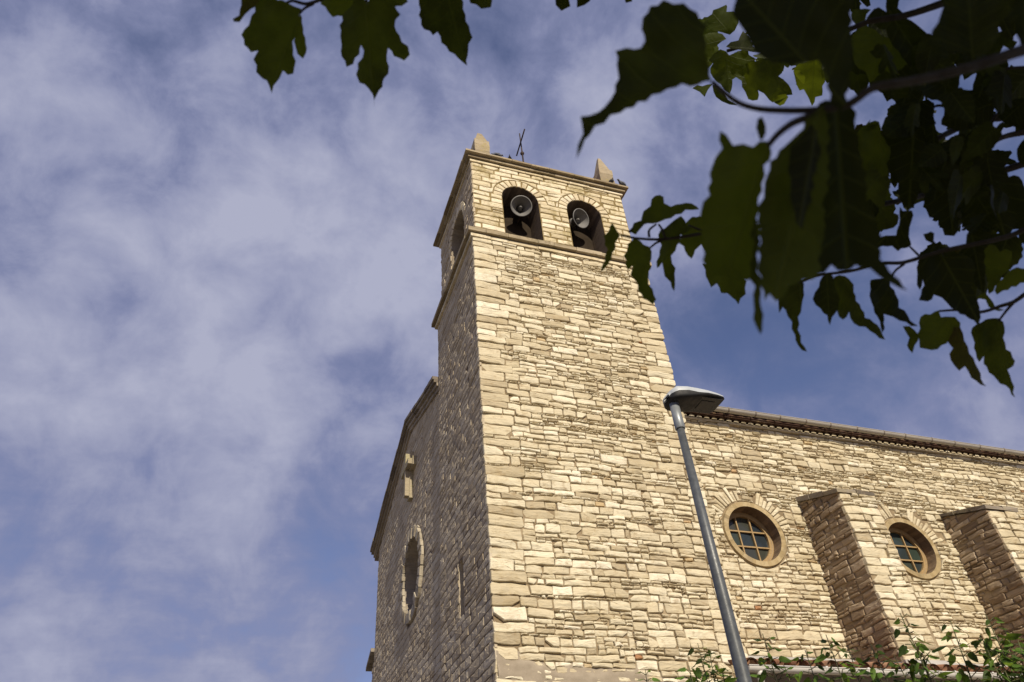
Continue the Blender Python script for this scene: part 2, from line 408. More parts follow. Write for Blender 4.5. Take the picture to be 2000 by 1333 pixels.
def split(rects, x0, x1, y0, y1):
    """no stone may bridge an opening"""
    return [r for a, b, c, d in rects for r in ([(a, x0, c, d), (x1, b, c, d)] if a < x1 and b > x0 and d > y0 and c < y1 else [(a, b, c, d)]) if r[1]-r[0] > .05]
def wob(u, v, s=1.0):
    return (u+.012*s*math.sin(v*5.1+u*1.3), v+s*(.022*math.sin(u*1.9+v*.6)+.013*math.sin(u*5.3+v*2.1)+.007*math.sin(u*11+v*3)))
def push_circle(cx, cy, r):
    def f(P):
        ins = sum(math.hypot(x-cx, y-cy) < r for x, y in P)
        if ins > .62*len(P): return None
        if not ins: return P
        o = []
        for x, y in P:
            d = math.hypot(x-cx, y-cy)
            if d < r: k = r/max(d, 1e-4); x, y = cx+(x-cx)*k, cy+(y-cy)*k
            o.append((x, y))
        return o
    return f
def push_arch(x0, x1, y0, ysp, e, ed=.0):
    """e widens the arch head (ring of voussoirs), ed the jambs"""
    cx = (x0+x1)/2; r = (x1-x0)/2
    def f(P):
        def inside(x, y):
            if y < y0: return False
            return abs(x-cx) < r+ed if y < ysp else math.hypot(x-cx, y-ysp) < r+e
        ins = sum(inside(x, y) for x, y in P)
        if ins > .62*len(P): return None
        if not ins: return P
        o = []
        for x, y in P:
            if inside(x, y):
                if y < ysp: x = cx+math.copysign(r+ed, x-cx)
                else:
                    d = max(math.hypot(x-cx, y-ysp), 1e-4); k = (r+e)/d; x, y = cx+(x-cx)*k, ysp+(y-ysp)*k
            o.append((x, y))
        return o
    return f
def clip_top(fz):
    def f(P):
        ins = sum(y > fz(x) for x, y in P)
        if ins > .7*len(P): return None
        return [(x, min(y, fz(x))) for x, y in P]
    return f
def lay(mb, fr, rects, rng, gap, rough, prot, warp=1.0, filters=(), mat=0, inset=.012, tilt=.05, clampu=None, raf=None):
    for (a, b, c, d) in rects:
        P = stone_poly(rng, a, b, c, d, gap*rng.uniform(.6, 1.4), rough)
        if warp: P = [wob(x, y, warp) for x, y in P]
        if clampu: P = [(min(max(x, clampu[0]), clampu[1]), y) for x, y in P]
        for f in filters:
            P = f(P)
            if P is None: break
        if P is None: continue
        A = np.array(P); e = A.max(0)-A.min(0)
        if e[0] < .02 or e[1] < .015: continue
        tone = rng.random()
        if tone > .972 and e[0]*e[1] > .016: tone = rng.uniform(.3, .9)       # only small stones are ochre or brick
        add_stone(mb, fr, P, rng.uniform(*prot), rng, mat, inset, tilt=tilt, ra=tone)
def voussoirs(mb, fr, cx, cy, r0, r1, a0, a1, n, rng, mat=0, gap=.008, prot=(.008, .02), jag=.0):
    for i in range(n):
        b0 = a0+(a1-a0)*i/n; b1 = a0+(a1-a0)*(i+1)/n; g = gap/r0
        ro = r1+rng.uniform(-jag, jag)
        P = []
        for k in range(3): an = b0+g+(b1-b0-2*g)*k/2; P.append((cx+r0*math.cos(an), cy+r0*math.sin(an)))
        for k in range(2, -1, -1): an = b0+g+(b1-b0-2*g)*k/2; P.append((cx+ro*math.cos(an)+rng.uniform(-.006, .006), cy+ro*math.sin(an)+rng.uniform(-.006, .006)))
        add_stone(mb, fr, P, rng.uniform(*prot), rng, mat, .010, tilt=.03, ra=rng.uniform(.05, .95))

# ------------------------------------------------------------------ ground
mb = MB(); mb.add([(-400, -400, 0), (400, -400, 0), (400, 400, 0), (-400, 400, 0)], [(0, 1, 2, 3)])
g = mb.build('ground', GROUND); g['kind'] = 'structure'

# ------------------------------------------------------------------ the church
church = thing('church', 'stone church with square belfry tower, shaded gabled front and round windows in sunlit wall', 'church')
W, D = 4.0, 2.95
ZS, ZC, ZCT = 13.20, 15.90, 16.12          # string course bottom, cornice bottom, cornice top
BI = .085                                  # belfry set back from the wall below
SB = 13.40
rng = random.Random(11)

# lower tower: mortar body, then the stones of each face
tw = MB()
panel(tw, FRONT(0), [(0, 0), (W, 0), (W, ZS), (0, ZS)])
sl_y0, sl_y1, sl_z0, sl_z1 = 1.44, 1.70, 5.92, 6.85
slit = [(sl_y0, sl_z0), (sl_y1, sl_z0), (sl_y1, sl_z1-.12), (sl_y1-.06, sl_z1-.02), ((sl_y0+sl_y1)/2, sl_z1), (sl_y0+.06, sl_z1-.02), (sl_y0, sl_z1-.12)]
panel(tw, SIDE(0), [(0, 0), (D, 0), (D, ZS), (0, ZS)], [slit], .45, 1, 3)
tw.add([(.45, sl_y0-.1, sl_z0-.1), (.45, sl_y1+.1, sl_z0-.1), (.45, sl_y1+.1, sl_z1+.1), (.45, sl_y0-.1, sl_z1+.1)], [(0, 1, 2, 3)], 4)
tw.add([(W, 0, 0), (W, D, 0), (W, D, ZS), (W, 0, ZS)], [(0, 1, 2, 3)], 0)
tw.add([(0, D, 0), (W, D, 0), (W, D, ZS), (0, D, ZS)], [(0, 1, 2, 3)], 1)
def hd_tower(v):
    if v < 5.6: return [(.42, .05, .08), (.38, .085, .12), (.20, .125, .17)]
    if v < 8.5: return [(.50, .042, .07), (.33, .075, .11), (.17, .12, .165)]
    return [(.60, .040, .066), (.28, .07, .10), (.12, .11, .18)]
rects = rubble(rng, -.02, W+.02, 2.7, ZS, hd_tower, (1.3, 4.8), quoinL=((.13, .22), (.32, .70)), quoinR=((.13, .21), (.28, .62)))
lay(tw, FRONT(0), [q if q[3] < ZS else (q[0], q[1], q[2], ZS) for q in rects if q[2] < ZS-.03], rng, .0058, .0115, (.012, .046), .35, (), 2, .010, .07, clampu=(-.03, W+.03))
rects = courses(rng, -.015, D, 2.7, ZS, (.115, .165), (.26, .60), .05)
rects = split(rects, sl_y0, sl_y1, sl_z0, sl_z1-.06)
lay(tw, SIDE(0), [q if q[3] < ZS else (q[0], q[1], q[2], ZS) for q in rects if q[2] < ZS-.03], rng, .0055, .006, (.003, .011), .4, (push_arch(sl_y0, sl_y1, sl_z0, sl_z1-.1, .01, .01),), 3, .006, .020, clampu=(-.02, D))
rects = courses(rng, 0, D, 9.0, ZS, (.12, .17), (.25, .5))
lay(tw, Frame((W, 0, 0), (0, 1, 0), (0, 0, 1), (1, 0, 0)), rects[:400], rng, .008, .009, (.002, .028), .4, (), 2, clampu=(0, D))
tower = tw.build('tower_wall', [MORT, AMORT, RUB, ASH, INNER], church)
# remains of render near the base, a lumpy coat the stones poke out of
pl = MB(); nx, nz = 150, 80; vs = []
from mathutils import noise as mn
for k in range(nz+1):
    for i in range(nx+1):
        x, z = .01+(W-.02)*i/nx, 2.6+2.35*k/nz
        h = .030*mn.fractal(Vector((x*2.3, z*4.5, 3.1)), 1.0, 2.0, 4)+.012*mn.noise(Vector((x*14, z*17, 1)))
        edge = 4.74-.22*x/W+.30*mn.noise(Vector((x*1.4, 5.5, 0)))
        vs.append((x, -(.034+h-.085*max(0, min(1, (z-edge+.15)/.42))), z))
pl.add(vs, [(k*(nx+1)+i, k*(nx+1)+i+1, (k+1)*(nx+1)+i+1, (k+1)*(nx+1)+i) for k in range(nz) for i in range(nx)], 0, .5, .5, True)
pl.build('render_coat', PLAS, tower)

# belfry
bel = MB(); th = .45
A1 = (.775, 1.655, SB-.05, 14.90); A2 = (2.365, 3.235, SB-.05, 14.92)
fb = FRONT(BI)
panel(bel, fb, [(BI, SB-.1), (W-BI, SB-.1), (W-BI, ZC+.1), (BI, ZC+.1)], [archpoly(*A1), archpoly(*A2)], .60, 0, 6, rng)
B1 = (.83, 1.90, SB-.05, 14.85)
sb = SIDE(BI)
panel(bel, sb, [(BI, SB-.1), (D-BI, SB-.1), (D-BI, ZC+.1), (BI, ZC+.1)], [archpoly(*B1)], th, 3, 7, rng)
bel.add([(W-BI, BI, SB-.1), (W-BI, D-BI, SB-.1), (W-BI, D-BI, ZC+.1), (W-BI, BI, ZC+.1)], [(0, 1, 2, 3)], 0)
bel.add([(BI, D-BI, SB-.1), (W-BI, D-BI, SB-.1), (W-BI, D-BI, ZC+.1), (BI, D-BI, ZC+.1)], [(0, 1, 2, 3)], 0)
i0, i1, j0, j1 = BI+th, W-BI-.3, BI+.60, D-BI-.3       # the dim chamber inside
ch = [(x, y, z) for x in (i0, i1) for y in (j0, j1) for z in (SB-.1, ZC)]
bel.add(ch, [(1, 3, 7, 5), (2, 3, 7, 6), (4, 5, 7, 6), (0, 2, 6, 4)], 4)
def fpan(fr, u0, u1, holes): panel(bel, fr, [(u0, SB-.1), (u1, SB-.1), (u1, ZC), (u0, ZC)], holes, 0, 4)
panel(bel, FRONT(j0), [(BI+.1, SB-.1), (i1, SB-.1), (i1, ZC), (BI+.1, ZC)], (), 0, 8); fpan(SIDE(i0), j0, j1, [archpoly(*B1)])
rects = courses(rng, BI-.01, W-BI+.01, SB-.06, ZC+.02, (.14, .185), (.34, .78), .04)
rects = split(split(rects, A1[0], A1[1], A1[2], A1[3]+.2), A2[0], A2[1], A2[2], A2[3]+.2)
lay(bel, fb, rects, rng, .013, .006, (.006, .020), .25, (push_arch(*A1, .23), push_arch(*A2, .23)), 1, .012, .035, clampu=(BI-.015, W-BI+.015))
for A in (A1, A2):
    cx, r = (A[0]+A[1])/2, (A[1]-A[0])/2
    voussoirs(bel, fb, cx, A[3], r, r+.21, -.05, math.pi+.05, 13, rng, 5, .010, (.010, .024), .012)
rects = courses(rng, BI-.01, D-BI, SB-.06, ZC+.02, (.135, .185), (.30, .6))
rects = split(rects, B1[0], B1[1], B1[2], B1[3]+.3)
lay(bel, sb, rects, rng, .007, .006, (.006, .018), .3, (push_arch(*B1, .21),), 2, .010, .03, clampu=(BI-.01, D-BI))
cx, r = (B1[0]+B1[1])/2, (B1[1]-B1[0])/2
voussoirs(bel, sb, cx, B1[3], r, r+.20, -.05, math.pi+.05, 13, rng, 5, .010, (.012, .026), .012)
belfry = bel.build('belfry_wall', [BMORT, BELF, ASH, AMORT, INNER, VOUS, REVEAL, ASH2, BOARD], church)

def band(mb, x0, x1, y0, y1, steps, rng, seg=(.35, .75)):
    """moulded stone band round the tower (front, left and right sides), a run of separate slabs per step"""
    for (z0, z1, oh, mt) in steps:
        u = x0-oh
        while u < x1+oh:
            w = rng.uniform(*seg); b = min(u+w, x1+oh)
            if x1+oh-b < .15: b = x1+oh
            mb.box((u+.003, y0-oh+rng.uniform(-.006, .006), z0+rng.uniform(-.004, .004)), (b-.003, y0+.15, z1+rng.uniform(-.004, .004)), mt, rng.random(), rng.random(), .004, rng); u = b
        for sx, xx in ((-1, x0), (1, x1)):
            u = y0+.152
            while u < y1+oh:
                w = rng.uniform(*seg); b = min(u+w, y1+oh)
                if y1+oh-b < .15: b = y1+oh
                xa, xb = sorted((xx+sx*(oh+rng.uniform(-.006, .006)), xx-sx*.15))
                mb.box((xa, u+.003, z0), (xb, b-.003, z1), mt, rng.random(), rng.random(), .004, rng); u = b
        mb.box((x0+.05, y1+.02, z0), (x1-.05, y1+oh, z1), mt, .5)
sc_ = MB(); band(sc_, 0, W, 0, D, [(ZS-.01, ZS+.07, .065, 1), (ZS+.072, ZS+.098, -.01, 0), (ZS+.10, ZS+.20, .13, 0)], rng)
sc_.build('string_course', [TRIM, VOUS], church)
co_ = MB(); band(co_, BI, W-BI, BI, D-BI, [(ZC-.01, ZC+.055, .045, 1), (ZC+.057, ZC+.08, .0, 0), (ZC+.082, ZC+.145, .10, 0), (ZC+.147, ZC+.168, .05, 0), (ZC+.17, ZC+.225, .175, 0)], rng)
co_.build('cornice', [TRIM, VOUS], church)
rf = MB()                                              # low pyramid roof of the tower
e = .10
rv = [(-e+.1, -e+.1, ZCT), (W+e-.1, -e+.1, ZCT), (W+e-.1, D+e-.1, ZCT), (-e+.1, D+e-.1, ZCT), (W/2, D/2, ZCT+.75)]
rf.add(rv, [(0, 1, 4), (1, 2, 4), (2, 3, 4), (3, 0, 4), (0, 3, 2, 1)], 0)
for i in range(19):                                    # tile ends that show above the cornice edge
    x = .72+i*.143+rng.uniform(-.02, .02)
    rf.tube([(x, -.04+rng.uniform(0, .05), ZCT+rng.uniform(-.02, .015)), (x, .55, ZCT+.15)], .05, 8, 1, rng.random())
rf.build('tower_roof', [TILE, DTRIM], church)
for px, nm in ((.40, 0), (3.68, 1)):                   # obelisk pinnacles on the corners
    pn = MB(); w = .185; y = .30; z0, z1, z2 = ZCT-.02, ZCT+(.82 if nm == 0 else .84), ZCT+(1.28 if nm == 0 else 1.48)
    for k in range(4): pn.box((px-w, y-w, z0+k*(z1-z0-.01)/4), (px+w, y+w, z0+(k+1)*(z1-z0-.01)/4-.006), 0, rng.random(), rng.random(), .010, rng)
    a = w*.86; b = .055 if nm == 0 else .035
    pn.add([(px+sx*q, y+sy*q, z) for q, z in ((a, z1), (b, z2-.03)) for sx, sy in ((-1, -1), (1, -1), (1, 1), (-1, 1))]+[(px+.01, y, z2)],
           [(0, 1, 5, 4), (1, 2, 6, 5), (2, 3, 7, 6), (3, 0, 4, 7), (4, 5, 8), (5, 6, 8), (6, 7, 8), (7, 4, 8)], 0, .3+.4*nm, .4)
    pn.build('pinnacle', [stone_mat('pinnacle_stone', [(0, (.25, .205, .14)), (1, (.37, .31, .22))], strata=(8, 8, 8), mottled=.3, lichen=.7, lich_col=(.33, .27, .11))], church)
ic = MB()                                              # iron cross on the roof apex
cx, cy = 2.045, D/2-.03
ic.tube([(cx, cy, ZCT+.6), (cx+.01, cy, 18.6), (cx+.005, cy, 19.68)], [.035, .024, .018], 6)
ic.tube([(cx-.02, cy-.42, 19.30), (cx+.02, cy+.42, 19.20)], .02, 6)
ic.tube([(cx+.008, cy, 18.68), (cx+.008, cy, 18.75), (cx+.008, cy, 18.82)], [.03, .06, .03], 8)
ic.build('iron_cross', [IRON], church)

# nave: side wall with two round windows
NY = .05; NX1 = 17.0; EZ = 9.30
O1, O2, OR = (4.87, 7.01), (8.31, 7.01), .525
nv = MB(); fn = FRONT(NY)
panel(nv, fn, [(W-.3, 0), (NX1, 0), (NX1, EZ+.25), (W-.3, EZ+.25)], [circle(*O1, OR), circle(*O2, OR)], .34, 0, 0, rng)
nv.add([(NX1, NY, 0), (NX1, 10.1, 0), (NX1, 10.1, EZ), (NX1, 5.5, 11.7), (NX1, NY, EZ)], [(0, 1, 2, 3, 4)], 0)
nv.add([(.6, 10.1, 0), (NX1, 10.1, 0), (NX1, 10.1, EZ+.2), (.6, 10.1, EZ+.2)], [(0, 1, 2, 3)], 0)
def hd_nave(v): return [(.40, .04, .065), (.42, .065, .10), (.18, .11, .16)]
rects = rubble(rng, W-.1, 14.6, 3.9, EZ+.05, hd_nave, (1.2, 4.2))
def zone(cx, cy):                                     # the flat arch of thin slabs over each window
    def f(P):
        A = np.array(P).mean(0); d = math.hypot(A[0]-cx, A[1]-cy); an = math.atan2(A[1]-cy, A[0]-cx)
        if d < OR+.37 and (.22 < an < 1.22 or 1.72 < an < 2.62): return None
        return P
    return f
lay(nv, fn, [q if q[3] < EZ else (q[0], q[1], q[2], EZ) for q in rects if q[2] < EZ-.03], rng, .0058, .0115, (.012, .046), .35,
    (push_circle(*O1, OR+.115), push_circle(*O2, OR+.115), zone(*O1), zone(*O2)), 1, .011, .07, clampu=(W+.0, 14.6))
for cx, cy in (O1, O2):
    voussoirs(nv, fn, cx, cy, OR+.11, OR+.34, .22, 1.22, 10, rng, 1, .006, (.004, .030), .07)
    voussoirs(nv, fn, cx, cy, OR+.11, OR+.37, 1.72, 2.62, 9, rng, 1, .006, (.004, .030), .07)
nave = nv.build('nave_wall', [MORT, RUB, VOUS], church)

for (cx, cy) in (O1, O2):                              # round window: ring, frame, bars, panes
    wn = MB(); n = 44
    for i in range(n):                                 # ochre ring, slightly proud
        a0, a1 = 2*math.pi*i/n, 2*math.pi*(i+1)/n
        for (r0, r1, d0, d1) in ((OR-.012, OR+.075, .045, .045), (OR+.075, OR+.09, .045, -.02), (OR-.012, OR-.012, .045, -.34)):
            wn.add([fn.p(cx+r*math.cos(a), cy+r*math.sin(a), d) for a, r, d in ((a0, r0, d0), (a1, r0, d0), (a1, r1, d1), (a0, r1, d1))], [(0, 1, 2, 3)], 0 if d1 > -.3 else 1, rng.random(), .5)
    w_ = wn.build('round_window', [RING, stone_mat('reveal_brick', [(0, (.15, .105, .065)), (1, (.25, .18, .115))], strata=(5, 5, 5), dark=.3)], church)
    fm = MB(); ri, ro = OR-.098, OR-.014; dep = -.185
    for i in range(n):
        a0, a1 = 2*math.pi*i/n, 2*math.pi*(i+1)/n
        for (r0, r1, d0, d1) in ((ri, ro, dep, dep), (ri, ri, dep, dep-.05), (ri+.05, ri+.056, dep+.003, dep+.003)):
            fm.add([fn.p(cx+r*math.cos(a), cy+r*math.sin(a), d) for a, r, d in ((a0, r0, d0), (a1, r0, d0), (a1, r1, d1), (a0, r1, d1))], [(0, 1, 2, 3)], 0 if r1-r0 > .01 or r1 == r0 else 1, .5)
    for s in (-1, 1):
        q = s*.142; L = math.sqrt(ri*ri-q*q)
        for (u0, v0, u1, v1) in ((q-.012, -L, q+.012, L), (-L, q-.012, L, q+.012)):
            hz = .004 if v1-v0 < .1 else 0
            A = fn.p(cx+u0, cy+v0, dep-.045); B = fn.p(cx+u1, cy+v1, dep-.008-hz)
            fm.box(tuple(np.minimum(A, B)), tuple(np.maximum(A, B)), 0)
    fm.build('frame', [WOOD, GREYW], w_)
    pa = MB()
    g = [-ri-.02, -.142, .142, ri+.02]
    for i in range(3):
        for j in range(3):
            tl = [rng.uniform(-.012, .012) for _ in range(4)]
            pa.add([fn.p(cx+u, cy+v, dep-.052+k) for (u, v), k in zip(((g[i], g[j]), (g[i+1], g[j]), (g[i+1], g[j+1]), (g[i], g[j+1])), tl)], [(0, 1, 2, 3)], 0, rng.random())
    pa.build('pane', [GLASS], w_)

# eaves: two rows of bedded tiles, roof tiles, gutter on clips
ev = MB(); x = W+.03
ev.box((W, NY-.055, EZ-.005), (NX1, NY+.1, EZ+.035), 1, .3)
while x < 15.5:
    r = .055; n = 7
    arc = [(x+r*math.cos(math.pi*i/n), EZ+.037+r*.95*math.sin(math.pi*i/n)) for i in range(n+1)]
    ev.add([(u, NY-.075, v) for u, v in arc]+[(u, NY+.05, v) for u, v in arc], [tuple(range(n+1))]+[(i, i+1, n+2+i, n+1+i) for i in range(n)], 2, rng.random(), rng.random())
    x += .165
ev.box((W, NY-.13, EZ+.090), (NX1, NY+.1, EZ+.115), 0, .2)
ev.box((W, NY-.15, EZ+.117), (NX1, NY+.1, EZ+.150), 0, .35)
x = W+.05
while x < 15.5:
    for (xx, up) in ((x, 0), (x+.11, 1)):
        n = 6; r = .062
        prof = [(xx+r*math.cos(math.pi*i/n), (r*.7*math.sin(math.pi*i/n)*(1 if up else -1))+(.0 if up else .045)) for i in range(n+1)]
        y0, y1 = NY-.22+rng.uniform(-.015, .015), NY+1.2
        ev.add([(u, y0, EZ+.165+v) for u, v in prof]+[(u, y1, EZ+.165+(y1-y0)*.42+v) for u, v in prof], [(i, i+1, n+2+i, n+1+i) for i in range(n)], 0, rng.random(), rng.random())
    x += .22
ev.build('eaves', [TILED, VOUS, VOUS], church)
rf = MB(); sl_ = .42
for y0, y1, z0, z1 in ((NY-.15, 5.5, EZ+.175, EZ+.175+5.6*sl_), (10.4, 5.5, EZ+.15, EZ+.175+5.6*sl_)):
    if y0 < 1:
        zm = z0+(D-y0)*sl_
        rf.add([(W+.02, y0, z0), (NX1+.2, y0, z0), (NX1+.2, D, zm), (W+.02, D, zm)], [(0, 1, 2, 3)], 0); y0, z0 = D, zm
    rf.add([(.4, y0, z0), (NX1+.2, y0, z0), (NX1+.2, y1, z1), (.4, y1, z1)], [(0, 1, 2, 3)], 0)
rf.build('nave_roof', [TILE], church)
def half_gutter(mb, x0, x1, y, z0, z1, r, mat=0, clip=1, step=.62, off=.3, rng=rng):
    n = 12; N = 24; vs = []
    for i in range(N+1):
        x = x0+(x1-x0)*i/N; z = z0+(z1-z0)*i/N
        for j in range(n+1):
            a = math.pi+math.pi*j/n; vs.append((x, y+r*math.cos(a), z+r*math.sin(a)*1.0))
        vs.append((x, y-r+.006, z+.006)); vs.append((x, y-r-.006, z+.010))
    k = n+3
    fs = [(i*k+j, i*k+j+1, (i+1)*k+j+1, (i+1)*k+j) for i in range(N) for j in range(n)]
    mb.add(vs, fs, mat, .5, .5, True)
    mb.add([(x0, y+r*math.cos(math.pi+math.pi*j/n), z0+r*math.sin(math.pi+math.pi*j/n)) for j in range(n+1)], [tuple(range(n+1))], mat)
    mb.tube([(x0, y-r, z0+.003), (x1, y-r, z1+.003)], .009, 6, mat)
    x = x0+off
    while x < x1:
        z = z0+(z1-z0)*(x-x0)/(x1-x0)
        for w, q in ((.014, .004), ):
            vs = []
            for xx in (x-w, x+w):
                for j in range(n+1):
                    a = math.pi+math.pi*j/n; vs.append((xx, y+(r+q)*math.cos(a), z+(r+q)*math.sin(a)))
            mb.add(vs, [(j, j+1, n+2+j, n+1+j) for j in range(n)], clip, .5, .5, True)
            mb.box((x-w, y-r-.006, z-.004), (x+w, y+.12, z+.022), clip)
        x += step*rng.uniform(.85, 1.15)
gt = MB(); half_gutter(gt, W+.03, 15.5, NY-.285, EZ+.145, EZ+.115, .062, 0, 1)
gt.build('gutter', [GUTM, CLIP], church)

# buttresses
for bx0, bx1 in ((6.09, 6.80), (9.45, 10.10)):
    bt = MB(); yf = -.93; zt_w, zt_f = 7.74, 7.42; wid = bx1-bx0
    bat = .10                                           # the foot is a little wider and deeper
    def fx(v): return bat*max(0, (7.4-v)/7.4)
    c8 = [(bx0-.14, yf-.15, 0), (bx1+.1, yf-.15, 0), (bx1+.1, NY, 0), (bx0-.14, NY, 0), (bx0, yf, zt_f), (bx1, yf, zt_f), (bx1, NY, zt_w), (bx0, NY, zt_w)]
    bt.add(c8, [(0, 1, 5, 4), (1, 2, 6, 5), (3, 0, 4, 7), (4, 5, 6, 7)], 0)
    ff = Frame((bx0, yf, zt_f), (1, 0, 0), (np.array(c8[0])-np.array(c8[4]))*-1/zt_f, (0, -1, 0)); ff.o = np.array(c8[4], float)
    rects = rubble(rng, -.02, wid+.02, -3.9, 0, lambda v: [(.3, .05, .08), (.45, .08, .12), (.25, .12, .17)], (1.5, 4), quoinL=((.10, .17), (.25, .5)))
    lay(bt, ff, [q if q[3] < 0 else (q[0], q[1], q[2], 0) for q in rects if q[2] < -.03], rng, .0055, .011, (.012, .05), .4, (), 1, .010, .07, clampu=(-.03, wid+.03))
    for sx, xx, nn in ((-1, bx0, (-1, 0, 0)), (1, bx1, (1, 0, 0))):
        top = np.array((xx, yf, zt_f)); bot = np.array((xx+(-.14 if sx < 0 else .1), yf, 0))
        fs_ = Frame(top, (0, 1, 0), (top-bot)/zt_f, nn)
        rects = rubble(rng, -.02, NY-yf, -3.9, .42, lambda v: [(.45, .04, .065), (.43, .065, .10), (.12, .10, .15)], (1.5, 4.2), quoinL=((.08, .15), (.22, .45)))
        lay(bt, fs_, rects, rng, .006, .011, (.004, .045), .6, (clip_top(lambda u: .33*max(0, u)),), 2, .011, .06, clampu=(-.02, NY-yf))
    b_ = bt.build('buttress', [MORT, RUB, BUT], church)
    cp = MB()                                           # dark sloping cap slabs
    ov = .055
    sl2 = (zt_w-zt_f)/(NY-yf)
    for k in range(3):
        y0 = yf-ov+(NY-yf+ov)*k/3+.004; y1 = yf-ov+(NY-yf+ov)*(k+1)/3-.004
        xs = sorted([bx0-ov+rng.uniform(-.02, .02), bx0+wid*rng.uniform(.4, .6), bx1+ov+rng.uniform(-.03, .05)])
        for xa, xb in ((xs[0], xs[1]-.006), (xs[1]+.006, xs[2])):
            zo = rng.uniform(-.008, .012)
            za, zb = zt_f+(y0-yf)*sl2+zo+.012, zt_f+(y1-yf)*sl2+zo+.012
            hh = rng.uniform(.060, .085)
            vs = [(xa, y0, za), (xb, y0, za), (xb, y1, zb), (xa, y1, zb)]; vs += [(x, y, z+hh) for x, y, z in vs]
            vs = [tuple(c+rng.uniform(-.010, .010) for c in v) for v in vs]
            cp.add(vs, [(3, 2, 1, 0), (4, 5, 6, 7), (0, 1, 5, 4), (1, 2, 6, 5), (2, 3, 7, 6), (3, 0, 4, 7)], 0, rng.random(), rng.random())
    for k in range(3):
        x = bx1-.25+k*.14; cp.box((x, yf+.10+k*.05, zt_f+.125+.02*k), (x+.16, yf+.32+k*.05, zt_f+.175+.02*k), 0, rng.random(), rng.random(), .012, rng)
    cp.build('cap', [DTRIM], b_)

# facade (in shade): gable, stepped coping, oculus, stone cross
FX = .055; ff = SIDE(FX)
YL = 10.05
def gz(y): return 12.22-.345*(y-6.0) if y > 6.0 else 12.22-.262*(6.0-y)
OC = (5.58, 8.26); ORF = .80
fc = MB()
panel(fc, ff, [(D-.05, 0), (YL, 0), (YL, gz(YL)), (6.0, gz(6.0)), (D-.05, gz(D-.05))], [circle(*OC, ORF, 26)], .55, 0, 4, rng)
rects = courses(rng, D+.02, YL, 2.9, 12.4, (.125, .165), (.26, .58), .03)
lay(fc, ff, rects, rng, .005, .005, (.003, .0075), .3, (push_circle(*OC, ORF+.26), clip_top(gz)), 1, .005, .012, clampu=(D+.02, YL+.015))
voussoirs(fc, ff, *OC, ORF+.005, ORF+.25, 0, 2*math.pi, 30, rng, 2, .006, (.045, .085), .03)
fc.add([ff.p(OC[0]+x, OC[1]+y, -.5) for x, y in ((-1, -1), (1, -1), (1, 1), (-1, 1))], [(0, 1, 2, 3)], 3)  # dark sheet that stands for the darkness behind the oculus
fc.add([(FX, YL, 0), (.65, YL, 0), (.65, YL, gz(YL)), (FX, YL, gz(YL))], [(0, 1, 2, 3)], 1)
for k in range(13):                                    # leaded bars of the oculus set deep in
    a = ORF; x = -a+2*a*k/12
facade = fc.build('facade_wall', [AMORT, ASH, stone_mat('facade_ring', [(0, (.27, .235, .18)), (.6, (.37, .325, .25)), (1, (.46, .41, .32))], strata=(6, 6, 6), mottled=.3, lichen=.5, lich_col=(.20, .17, .12)), INNER, ASH2], church)
al = MB()                                              # low aisle beyond the facade's left corner
panel(al, SIDE(FX+.03), [(YL, 0), (10.42, 0), (10.42, 7.78), (YL, 7.95)], (), 0, 0)
rects = courses(rng, YL+.02, 10.42, 2.9, 7.9, (.125, .165), (.26, .5))
lay(al, SIDE(FX+.03), rects, rng, .007, .006, (.004, .02), .3, (clip_top(lambda u: 7.95-.45*(u-YL)),), 1, clampu=(YL+.02, 10.43))
al.add([(FX+.03, 10.42, 0), (12, 10.42, 0), (12, 10.42, 7.78), (FX+.03, 10.42, 7.78)], [(0, 1, 2, 3)], 0)
for k in range(5):
    ya, yb = YL+k*.135, YL+k*.135+.13
    za, zb = 8.13-.44*(ya-YL), 8.13-.44*(yb-YL)
    vs = [(FX-.10, ya, za-.10), (FX-.10, yb, zb-.10), (FX+1.2, yb, zb-.10), (FX+1.2, ya, za-.10)]; vs += [(x, y, z+.09) for x, y, z in vs]
    al.add(vs, [(3, 2, 1, 0), (4, 5, 6, 7), (0, 1, 5, 4), (1, 2, 6, 5), (2, 3, 7, 6), (3, 0, 4, 7)], 2, rng.random(), rng.random())
al.build('aisle_wall', [AMORT, ASH, DTRIM], church)
cp = MB()                                              # stepped coping along the gable
for (ya, yb) in ((D+.01, 6.0), (6.0, YL+.42)):
    n = int((yb-ya)/.42)
    for (zo0, zo1, oh, mt) in ((.0, .085, .05, 1), (.09, .175, .095, 1), (.18, .25, .15, 0), (.252, .31, .19, 0)):
        for i in range(n):
            a = ya+(yb-ya)*i/n+.003; b = ya+(yb-ya)*(i+1)/n-.003
            j = rng.uniform(-.008, .008); lift = (rng.uniform(0, .03) if zo0 > .2 else 0)
            x0 = FX-oh+j; x1 = FX+.5
            vs = [(x0, a, gz(a)+zo0), (x0, b, gz(b)+zo0), (x1, b, gz(b)+zo0), (x1, a, gz(a)+zo0), (x0, a, gz(a)+zo1+lift), (x0, b, gz(b)+zo1+lift), (x1, b, gz(b)+zo1+lift), (x1, a, gz(a)+zo1+lift)]
            cp.add(vs, [(3, 2, 1, 0), (4, 5, 6, 7), (0, 1, 5, 4), (1, 2, 6, 5), (2, 3, 7, 6), (3, 0, 4, 7)], mt, rng.random(), rng.random())
cp.build('gable_coping', [DTRIM, stone_mat('coping_stone', [(0, (.24, .20, .15)), (1, (.38, .33, .26))], mottled=.3, lichen=.5, lich_col=(.14, .12, .09))], church)
sx_ = MB()                                             # stone cross: a broad cross with a narrower one on it
cy_, cz_ = 5.74, 10.98
